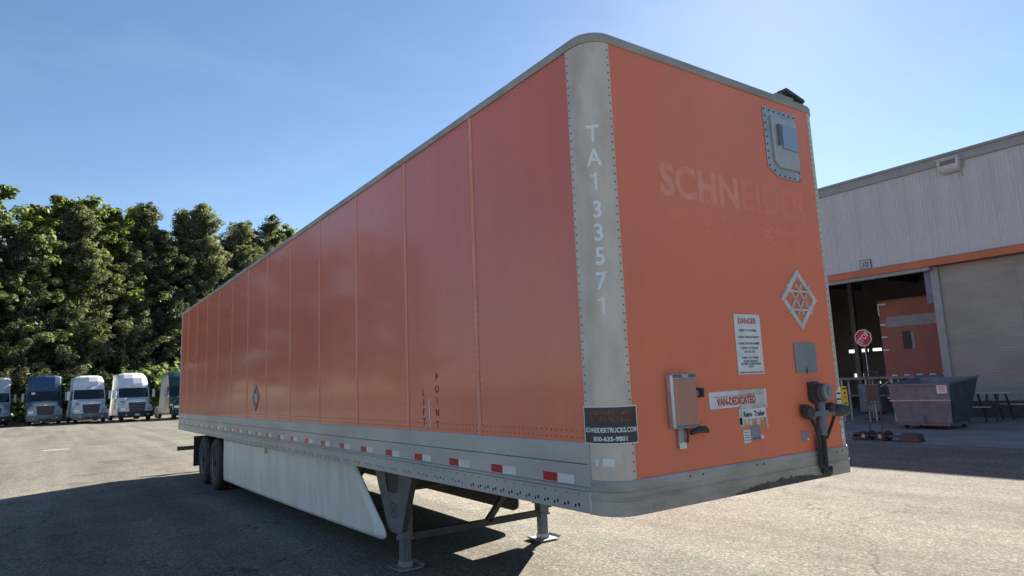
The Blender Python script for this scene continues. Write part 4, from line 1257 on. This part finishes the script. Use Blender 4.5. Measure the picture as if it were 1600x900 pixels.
# ================================================================== TRUCKS
def grid(xs, fn_y, rows):
    pass
def make_truck(loc, rz, label, upper, lower, style='high', bumper='truck_bumper_grey', hood=None, plate=True, s=1.0):
    setorg((0, 0, 0))
    t = thing('tractor_truck', loc, label, 'truck', 'tractor trucks parked in a row', rz)
    t.scale = (s, s * 0.96, s)
    hood = hood or upper
    top = {'high': 3.98, 'flat': 4.0, 'mid': 3.9}[style]
    # cab and sleeper: side outline carried across the width, bulging forward in the middle
    if style == 'flat': out = [(-1.75, 0.85), (-1.72, 1.80), (-2.20, 2.72), (-2.36, 3.30), (-2.55, 3.85), (-2.75, top), (-6.6, top), (-6.6, 0.85)]
    elif style == 'mid': out = [(-1.75, 0.85), (-1.72, 1.80), (-2.28, 2.74), (-2.52, 3.02), (-2.62, 3.36), (-2.95, 3.74), (-3.5, top), (-6.6, top), (-6.6, 0.85)]
    else: out = [(-1.75, 0.85), (-1.72, 1.80), (-2.28, 2.74), (-2.48, 3.05), (-2.85, 3.50), (-3.35, 3.83), (-3.9, top), (-6.6, top), (-6.6, 0.85)]
    def hw(z):
        if z < 2.74: return 1.22 - 0.06 * max(0, (z - 1.8)) 
        k = (z - 2.74) / (top - 2.74)
        return (1.165 - (0.02 if style == 'flat' else 0.14) * k ** 2)
    ys = [-1, -0.9, -0.6, 0, 0.6, 0.9, 1]
    def surf(i, q, lift=0.0):
        x, z = out[i]
        bul = 0.0 if i in (len(out) - 1, len(out) - 2) else 0.30 * (abs(q) ** 2.4)
        drop = 0.12 * abs(q) ** 4 if (z > top - 0.2) else 0
        return (x - bul + lift, q * hw(z), z - drop)
    mb = MB(); n = len(out)
    for i in range(n - 1):
        mats_i = 0
        for j in range(len(ys) - 1):
            mb.add([surf(i, ys[j]), surf(i, ys[j + 1]), surf(i + 1, ys[j + 1]), surf(i + 1, ys[j])], [(0, 1, 2, 3)])
    for q in (-1, 1):
        mb.add([surf(i, q) for i in range(n)], [tuple(range(n))])
    mb.build('cab', upper, t, smooth=True)
    # windscreen lies on the second facet
    g = MB(); q_ = [-0.93, -0.6, 0, 0.6, 0.93]
    def ws(u, q):
        a, b = Vector(surf(1, q)), Vector(surf(2, q))
        p = a.lerp(b, u); return p + Vector((0.014, 0, 0.008))
    u0, u1 = 0.10, 0.93
    for j in range(4):
        g.add([ws(u0, q_[j]), ws(u0, q_[j + 1]), ws(u1, q_[j + 1]), ws(u1, q_[j])], [(0, 1, 2, 3)])
    w_ = g.build('windscreen', 'glass_dark', t, fix=False)
    for q in (-0.45, 0.35):
        a, b = ws(0.13, q), ws(0.55, q + 0.12)
        MB().bar(a + Vector((0.02, 0, 0)), b + Vector((0.02, 0, 0)), 0.02, 0.02).build('wiper', 'black_plastic', w_)
    for sg in (-1, 1):
        sw = MB().prism([(-2.3, 1.85), (-2.62, 2.66), (-3.35, 2.66), (-3.35, 1.85)], lambda a, b, q: (a - 0.0, sg * (hw(b) + q), b), 0.002, 0.012)
        sw.build('side_window', 'glass_dark', t)
        d = MB().box(-3.42, -3.40, sg * 1.222, sg * 1.228, 0.9, 2.7).build('door_seam', 'black_plastic', t)
        MB().box(-3.3, -3.1, sg * 1.225, sg * 1.25, 1.6, 1.65).build('door_handle', 'black_plastic', t)
        m_ = MB().box(-2.05, -1.90, sg * 1.42, sg * 1.62, 1.85, 2.55).build('mirror', 'truck_white' if upper == 'truck_white' else 'galvanised', t, bevel=0.04)
        MB().bar((-2.1, sg * 1.2, 2.0), (-1.98, sg * 1.48, 2.0), 0.04, 0.05).build('mirror_arm', 'black_plastic', m_)
        MB().bar((-2.1, sg * 1.16, 2.5), (-1.98, sg * 1.48, 2.45), 0.04, 0.05).build('mirror_arm', 'black_plastic', m_)
    for q in (-0.72, -0.12, 0.0, 0.12, 0.72):
        p = Vector(surf(2, q)).lerp(Vector(surf(3, q)), 0.35)
        MB().box(p.x - 0.02, p.x + 0.06, p.y - 0.035, p.y + 0.035, p.z - 0.02, p.z + 0.035).build('marker_lamp', 'amber', t)
    # hood with fenders: height field over (x, y)
    XS = [-1.80, -1.3, -0.75, -0.35, -0.14, -0.08]
    YS = [0, 0.35, 0.62, 0.76, 0.86, 1.02, 1.15, 1.2]
    def hz(i, y):
        k = i / (len(XS) - 1)
        crown = 1.90 - 0.24 * k - 0.10 * k ** 3
        fend = 1.36 - 0.05 * k - 0.24 * k ** 4
        wlim = 0.92 - 0.26 * k
        a = min(1, max(0, (y - wlim) / 0.13)); a = a * a * (3 - 2 * a)
        z = crown - 0.05 * (y / 0.7) ** 2
        e = 0.10 * max(0, (y - 0.95) / 0.25) ** 2
        return z * (1 - a) + (fend - e) * a
    def hx(i, y): return XS[i] - (0.02 + 0.34 * (y / 1.2) ** 2.2 if i > 2 else 0.0)
    yy = [-y for y in YS[:0:-1]] + YS
    mb = MB(); m = len(yy)
    v = [(hx(i, abs(y)), y, hz(i, abs(y))) for i in range(len(XS)) for y in yy]
    f = [(i * m + j, i * m + j + 1, (i + 1) * m + j + 1, (i + 1) * m + j) for i in range(len(XS) - 1) for j in range(m - 1)]
    b0 = len(v); L_ = len(XS) - 1
    v += [(hx(L_, abs(y)) + 0.05, y, 0.72) for y in yy]
    f += [(L_ * m + j, L_ * m + j + 1, b0 + j + 1, b0 + j) for j in range(m - 1)]
    for e in (0, m - 1):
        b1 = len(v)
        v += [(hx(i, 1.2), yy[e], 0.72 if i > 2 else 1.1) for i in range(len(XS))]
        f += [(i * m + e, (i + 1) * m + e, b1 + i + 1, b1 + i) for i in range(len(XS) - 1)]
    mb.add(v, f).build('hood', hood, t, smooth=True)
    for sg in (-1, 1):
        MB().tube([(hx(i, .9) + 0.0, sg * (0.985 - 0.26 * i / 5), hz(i, 0.985 - 0.26 * i / 5) + 0.01) for i in range(4)], 0.035, 6).build('hood_crease', 'black_plastic', t)
    gr = MB().prism([(-0.64, 1.50), (0.64, 1.50), (0.52, 0.62), (-0.52, 0.62)], lambda a, b, q: (q - 0.03 * abs(a), a, b), -0.10, 0.02).build('grille', 'grille_black', t)
    for k in range(6):
        z = 0.72 + 0.125 * k
        MB().box(0.02, 0.03, -0.5 - 0.013 * k, 0.5 + 0.013 * k, z, z + 0.03).build('grille_bar', 'truck_bumper_grey', gr)
    MB().prism([(-0.68, 1.54), (0.68, 1.54), (0.66, 1.485), (-0.66, 1.485)], lambda a, b, q: (q - 0.03 * abs(a), a, b), -0.1, 0.03).build('grille_surround', hood, gr)
    MB().box(0.03, 0.05, -0.12, 0.12, 1.52, 1.57).build('badge', 'chrome', gr)
    for sg in (-1, 1):
        MB().prism([(0.74, 1.00), (0.80, 1.10), (1.02, 1.14), (1.16, 1.08), (1.14, 0.93), (0.84, 0.88)], lambda a, b, q: (q - 0.04 - 0.34 * (a / 1.2) ** 2.2, sg * a, b), -0.03, 0.035).build('headlight', 'headlight', t)
    mb = MB(); bx = [-1.24, -1.1, -0.6, 0, 0.6, 1.1, 1.24]
    def bpx(y, o): return o + 0.10 - 0.40 * (abs(y) / 1.24) ** 2.4
    vv = []
    for y in bx:
        vv += [(bpx(y, 0.0), y, 0.30), (bpx(y, 0.06), y, 0.45), (bpx(y, 0.02), y, 0.78), (bpx(y, -0.5), y, 0.78), (bpx(y, -0.5), y, 0.30)]
    ff_ = [(k * 5 + a, (k + 1) * 5 + a, (k + 1) * 5 + (a + 1) % 5, k * 5 + (a + 1) % 5) for k in range(6) for a in range(5)] + [tuple(range(5)), tuple(range(30, 35))]
    bu = mb.add(vv, ff_).build('bumper', bumper, t, smooth=True)
    MB().box(0.12, 0.15, -0.45, 0.45, 0.36, 0.5).build('bumper_intake', 'black_plastic', bu)
    for sg in (-1, 1):
        MB().cyl((0.04, sg * 0.78, 0.52), (0.09, sg * 0.78, 0.52), 0.06).build('fog_lamp', 'headlight', bu)
    if plate: MB().box(0.155, 0.165, -0.16, 0.16, 0.45, 0.58).build('number_plate', 'paper_white', bu)
    # chassis, tanks, wheels
    for sg in (-1, 1):
        MB().box(-8.2, -0.7, sg * 0.38, sg * 0.46, 0.75, 0.98).build('frame_rail', 'chassis_black', t)
        MB().cyl((-4.9, sg * 0.92, 0.70), (-3.3, sg * 0.92, 0.70), 0.30, n=16).build('fuel_tank', 'galvanised', t)
        MB().box(-6.6, -1.75, sg * 1.15, sg * 1.22, 0.42, 0.86).build('side_fairing', lower, t)
        def wh_(x, y):
            w0 = MB().lathe((x, sg * y, 0.5), (0, sg, 0), [(-0.26, 0.3), (-0.26, 0.46), (-0.2, 0.5), (-0.05, 0.5), (0, 0.46), (0, 0.31)], 22).build('wheel', 'rubber', t, smooth=True)
            MB().lathe((x, sg * y, 0.5), (0, sg, 0), [(-0.05, 0.30), (-0.01, 0.29), (-0.08, 0.22), (-0.02, 0.1)], 16).build('rim', 'galvanised', w0, smooth=True)
        wh_(-1.1, 1.13); wh_(-6.9, 1.2); wh_(-8.1, 1.2)
    MB().box(-8.0, -6.8, -0.45, 0.45, 1.0, 1.12).build('coupling_plate', 'chassis_black', t)
    return t
TH = RAD(3)
make_truck((-73.1, -7.2, 0), TH, 'silver-white flat-roofed truck cut off at the left edge of the lot', 'truck_silver', 'truck_silver', 'flat', bumper='black_plastic', plate=False, s=1.13)
tb = make_truck((-70.6, -3.25, 0), TH, 'dark blue tall-roofed truck with a pale hood', 'truck_blue', 'truck_blue', 'flat', hood='truck_pale_hood', plate=False, s=1.13)
setorg((0, 0, 0)); MB().box(-1.98, -1.96, -0.95, -0.68, 2.42, 2.60).build('paper_notice', 'paper_white', tb)
make_truck((-68.2, 0.15, 0), TH, 'white truck with a stepped roof beside the dark blue truck', 'truck_white', 'truck_white', 'mid', plate=False, s=1.12)
make_truck((-65.8, 3.55, 0), TH, 'white truck with a domed roof, dark bumper and white number plate', 'truck_white', 'truck_white', 'high', bumper='grille_black', s=1.12)
make_truck((-63.4, 7.5, 0), TH, 'dark green truck half hidden behind the rear of the orange trailer', 'truck_green', 'truck_green', 'high', bumper='grille_black', plate=False, s=1.12)

# ================================================================== TREES
rng = np.random.default_rng(7)
def quads_mesh(name, P, U, V_, m):
    n = len(P)
    v = np.empty((n, 4, 3), dtype=np.float64)
    v[:, 0] = P - U - V_ * 0.55; v[:, 1] = P + U * 0.9 - V_; v[:, 2] = P + U + V_ * 0.6; v[:, 3] = P - U * 0.8 + V_
    me = bpy.data.meshes.new(name)
    me.vertices.add(n * 4); me.vertices.foreach_set('co', v.reshape(-1))
    me.loops.add(n * 4); me.loops.foreach_set('vertex_index', np.arange(n * 4, dtype=np.int32))
    me.polygons.add(n); me.polygons.foreach_set('loop_start', np.arange(0, n * 4, 4, dtype=np.int32))
    me.materials.append(MATS[m]); me.update(calc_edges=True)
    return me
def rand_dirs(n):
    d = rng.normal(size=(n, 3)); return d / np.linalg.norm(d, axis=1, keepdims=True)
def leaves(centres, radii, per, size, flat=0.8):
    C_ = np.repeat(centres, per, axis=0); R_ = np.repeat(radii, per)
    d = rand_dirs(len(C_)); k = rng.random(len(C_)) ** 0.45
    P = C_ + d * (R_ * k)[:, None] * np.array([1, 1, flat])
    nrm = rand_dirs(len(P)) * 0.75 + d * 0.8 + np.array([0, 0, 0.55])
    nrm /= np.linalg.norm(nrm, axis=1, keepdims=True)
    a = rand_dirs(len(P)); U = np.cross(nrm, a); U /= np.linalg.norm(U, axis=1, keepdims=True) + 1e-9
    V_ = np.cross(nrm, U)
    s = size * (0.6 + 0.8 * rng.random(len(P)))[:, None]
    return P, U * s, V_ * s * 0.75
def broadleaf(seed, h=25.0, w=5.2, base=0.16, m='leaf_bright', nc=340, per=78):
    global rng
    rng = np.random.default_rng(seed); rnd = random.Random(seed)
    setorg((0, 0, 0))
    tr = MB(); pts = []
    x = y = 0.0
    for k in range(9):
        pts.append((x, y, h * 0.9 * k / 8)); x += rnd.uniform(-.25, .25); y += rnd.uniform(-.25, .25)
    tr.tube(pts, [0.36 * (1 - k / 8.6) + 0.03 for k in range(9)], 8)
    cs, rs = [], []
    lobes = []
    for k in range(15):
        z = h * (base + (0.92 - base) * (k + rnd.random()) / 15)
        t = (z / h - base) / (1 - base)
        prof = w * (math.sin(math.pi * min(1, 0.18 + 0.80 * t)) ** 0.7)
        a = rnd.uniform(0, 2 * math.pi) ; d = prof * rnd.uniform(0.35, 0.8)
        lobes.append((d * math.cos(a), d * math.sin(a), z, rnd.uniform(1.6, 3.0) * w / 5.2))
    lobes.append((rnd.uniform(-1, 1), rnd.uniform(-1, 1), h * 0.93, 1.5)); lobes.append((0.4, -.5, h * 0.82, 2.2)); lobes.append((0, 0, h * 0.55, 2.6))
    for (lx, ly, lz, lr) in lobes:
        k = min(8, int(lz * 0.82 / (h * 0.9) * 8)); p0 = pts[max(1, k - 1)]
        tr.tube([p0, ((p0[0] + lx) / 2, (p0[1] + ly) / 2, p0[2] * .45 + lz * .55 + 0.2), (lx, ly, lz)], [0.13, 0.08, 0.03], 6)
        for _ in range(nc // len(lobes)):
            d = Vector((rnd.gauss(0, 1), rnd.gauss(0, 1), rnd.gauss(0, 1))).normalized() * lr * rnd.random() ** 0.4
            cs.append((lx + d.x, ly + d.y, lz + d.z * 0.85)); rs.append(rnd.uniform(0.35, 0.8))
    P, U, V_ = leaves(np.array(cs), np.array(rs), per, 0.135)
    return quads_mesh('crown', P, U, V_, m), tr.mesh('trunk', 'bark')
def pine(seed, h=25.0, w=3.6, base=0.10, m='needles', gap=0.36):
    global rng
    rng = np.random.default_rng(seed); rnd = random.Random(seed)
    setorg((0, 0, 0))
    tr = MB()
    lean = rnd.uniform(-.7, .7)
    tr.tube([(lean * (k / 6) ** 2, 0, h * 0.97 * k / 6) for k in range(7)], [0.30 * (1 - k / 6.3) + 0.02 for k in range(7)], 8)
    cs, rs = [], []
    z = h * base
    while z < h * 0.97:
        t = (z / h - base) / (1 - base)
        prof = w * 1.15 * (1 - max(0, t - 0.28) / 0.72 * 0.80)
        for b in range(rnd.randint(2, 4) + (2 if t > 0.6 else 0)):
            zz = z + rnd.uniform(-0.9, 0.6)
            a = rnd.uniform(0, 2 * math.pi); L = prof * rnd.choice((0.4, 0.6, 0.8, 1.0, 1.0, 1.45)) * rnd.uniform(0.85, 1.1)
            lx = lean * (zz / h) ** 2
            end = Vector((lx + L * math.cos(a), L * math.sin(a), zz + L * rnd.uniform(0.05, 0.75)))
            if L > 1.0: tr.tube([(lx, 0, zz - 0.15), tuple(Vector((lx, 0, zz)).lerp(end, 0.55) + Vector((0, 0, -0.1))), tuple(end)], [0.05, 0.035, 0.012], 5)
            k = max(3, int(L / 0.30))
            for q in range(k):
                u = (q + 0.5 + rnd.random() * 0.6) / k
                p = Vector((lx, 0, zz)).lerp(end, min(1.05, u)); sp = 0.22 + 0.16 * L * (1 - u)
                cs.append((p.x + rnd.uniform(-sp, sp), p.y + rnd.uniform(-sp, sp), p.z + rnd.uniform(-.25, .35))); rs.append(rnd.uniform(0.28, 0.6))
        z += gap * rnd.uniform(0.6, 1.4)
    for _ in range(10):
        cs.append((lean * 0.95 + rnd.uniform(-.25, .25), rnd.uniform(-.25, .25), h * rnd.uniform(0.93, 1.0))); rs.append(rnd.uniform(0.2, 0.4))
    P, U, V_ = leaves(np.array(cs), np.array(rs), 26, 0.145, flat=0.9)
    V_ *= 0.5; U *= 1.25
    return quads_mesh('crown', P, U, V_, m), tr.mesh('trunk', 'bark')
PROTO = {'b0': broadleaf(1), 'b1': broadleaf(2, w=4.4), 'b2': broadleaf(3, w=5.8, m='leaf_dark'), 'b3': broadleaf(5, w=4.2, m='leaf_dark'),
         'p0': pine(11), 'p1': pine(12, w=4.2), 'p2': pine(13, w=2.9, gap=0.46), 'p3': pine(14, w=3.9), 'p4': pine(15, w=3.3)}
def tree(kind, x, y, hgt, label, rz=None, wide=1.0, name=None):
    t = thing(name or ('pine_tree' if kind[0] == 'p' else 'broadleaf_tree'), (x, y, 0.0), label, 'tree', 'trees behind the parked trucks', rz if rz is not None else (x * 1.7 + y * 2.3) % 6.28)
    s = hgt / 25.0
    t.scale = (s * wide, s * wide, s)
    cr, tk_ = PROTO[kind]
    for nm, me in (('crown', cr), ('trunk', tk_)):
        o = bpy.data.objects.new(nm, me); col.objects.link(o); o.parent = t
    return t
T = [
 ('b2', -82.0, -8.4, 25.8, 'broad dark leafy tree at the left edge of the tree line'),
 ('p1', -81.4, -6.7, 18.8, 'low dusty pine below the leftmost broad tree'),
 ('b1', -88.8, -4.6, 25.4, 'leafy tree in the dip between the two tall crowns at far left'),
 ('b0', -91.2, -1.9, 27.3, 'tall bright-topped leafy tree above the dark blue truck'),
 ('p0', -86.6, -1.1, 24.5, 'pointed dusky pine in front of the bright leafy crowns'),
 ('b0', -93.9, 1.9, 27.3, 'bright yellow-green leafy tree above the stepped-roof white truck'),
 ('b1', -99.3, 4.9, 28.9, 'sunlit leafy tree behind the dusky pines'),
 ('p1', -91.9, 4.0, 21.7, 'bushy pine standing behind the stepped-roof white truck'),
 ('p2', -95.8, 6.6, 28.1, 'slender pine with a thin top above the domed-roof white truck'),
 ('p3', -95.4, 8.8, 24.2, 'full pine right behind the domed-roof white truck'),
 ('b3', -102.6, 8.5, 27.2, 'dark leafy tree filling the gap behind the pines'),
 ('p2', -101.6, 11.4, 29.2, 'open-crowned pine with sky showing through its branches'),
 ('p0', -99.8, 14.1, 29.9, 'tallest pointed pine left of the trailer roof'),
 ('p1', -109.0, 15.7, 28.5, 'pine behind the tallest pointed pine'),
 ('b3', -106.2, 18.0, 27.2, 'rounded leafy tree right of the tallest pointed pine'),
 ('p3', -106.1, 20.1, 29.2, 'wide pine above the rear end of the trailer roof'),
 ('p4', -112.6, 23.2, 30.7, 'thin pine second from the right above the trailer roof'),
 ('p4', -111.9, 26.2, 32.6, 'dark pine near the right end of the tree line'),
 ('b1', -122.3, 32.0, 34.2, 'leafy tree at the right end of the tree line'),
 ('p1', -120.5, 34.6, 31.2, 'pine half hidden by the trailer roof edge'),
 ('b2', -86.5, -10.4, 22.9, 'dark tree behind the leftmost broad tree'),
]
for k, x, y, hgt, lab in T: tree(k, x, y, hgt, lab, wide=1.15)
# a second rank closes the gaps between the front trees
rank = ['far left', 'left of the dark blue truck', 'over the dark blue truck', 'over the stepped-roof truck', 'between the two white trucks', 'over the domed-roof truck', 'over the dark green truck', 'left of the trailer', 'over the trailer rear', 'at the right']
for i, (x, y, hgt) in enumerate(((-89.5, -12.3, 20.2), (-94.8, -8.2, 21.9), (-100.6, -3.8, 23.8), (-102.2, 1.0, 23.3), (-108.9, 6.3, 25.4), (-116.4, 12.2, 24.9), (-119.0, 18.6, 27.3), (-127.9, 25.8, 30.1), (-137.8, 33.9, 29.7), (-142.3, 43.0, 32.9))):
    tree(('b2', 'b3')[i % 2], x, y, hgt, 'dark tree in the rear rank of the wood, ' + rank[i], wide=1.15)
# the wood goes on to the left, where the trailer's glossy side mirrors it
for i, (k, x, y, hgt) in enumerate((('p1', -77.9, -12.7, 20.6), ('b2', -76.6, -16.4, 21.7), ('p0', -72.0, -19.8, 21.8), ('b3', -71.0, -22.9, 19.4), ('b0', -67.4, -26.1, 20.4), ('p1', -63.3, -29.1, 18.9))):
    tree(k, x, y, hgt, ('first', 'second', 'third', 'fourth', 'fifth', 'sixth')[i] + ' tree of the wood beyond the left edge of the picture')
# undergrowth along the wood's edge
def shrub(seed, m):
    global rng
    rng = np.random.default_rng(seed); rnd = random.Random(seed)
    cs = [(rnd.gauss(0, 1.0), rnd.gauss(0, 0.8), abs(rnd.gauss(1.2, 0.9)) + 0.2) for _ in range(46)]
    P, U, V_ = leaves(np.array(cs), np.array([rnd.uniform(.35, .75) for _ in cs]), 44, 0.12)
    st = MB()
    setorg((0, 0, 0))
    for c in cs[::6]: st.tube([(0, 0, 0), (c[0] * .5, c[1] * .5, c[2] * .6), c], [0.05, 0.03, 0.012], 5)
    return quads_mesh('foliage', P, U, V_, m), st.mesh('stem', 'bark')
SH = [shrub(31, 'leaf_dark'), shrub(32, 'leaf_dark'), shrub(33, 'leaf_dark')]
names = ['in the gap left of the dark blue truck', 'between the dark blue truck and the stepped-roof truck', 'between the two white trucks', 'right of the domed-roof white truck', 'against the rear edge of the trailer', 'behind the dark green truck', 'behind the silver-white truck', 'over the domed-roof truck, highest of the bushes']
for i, (x, y, s) in enumerate(((-81.6, -6.6, 1.48), (-85.0, -2.4, 1.75), (-88.1, 1.9, 1.71), (-91.1, 6.3, 2.01), (-94.5, 10.1, 2.53), (-97.6, 13.5, 2.37), (-79.4, -9.3, 1.54), (-91.6, 4.2, 2.84))):
    t = thing('shrub', (x, y, 0.02), 'leafy bush ' + names[i], 'bush', 'bushes at the foot of the trees', i * 1.3)
    t.scale = (s, s, s * 1.05)
    fo, st = SH[i % 3]
    for nm, me in (('foliage', fo), ('stem', st)):
        o = bpy.data.objects.new(nm, me); col.objects.link(o); o.parent = t
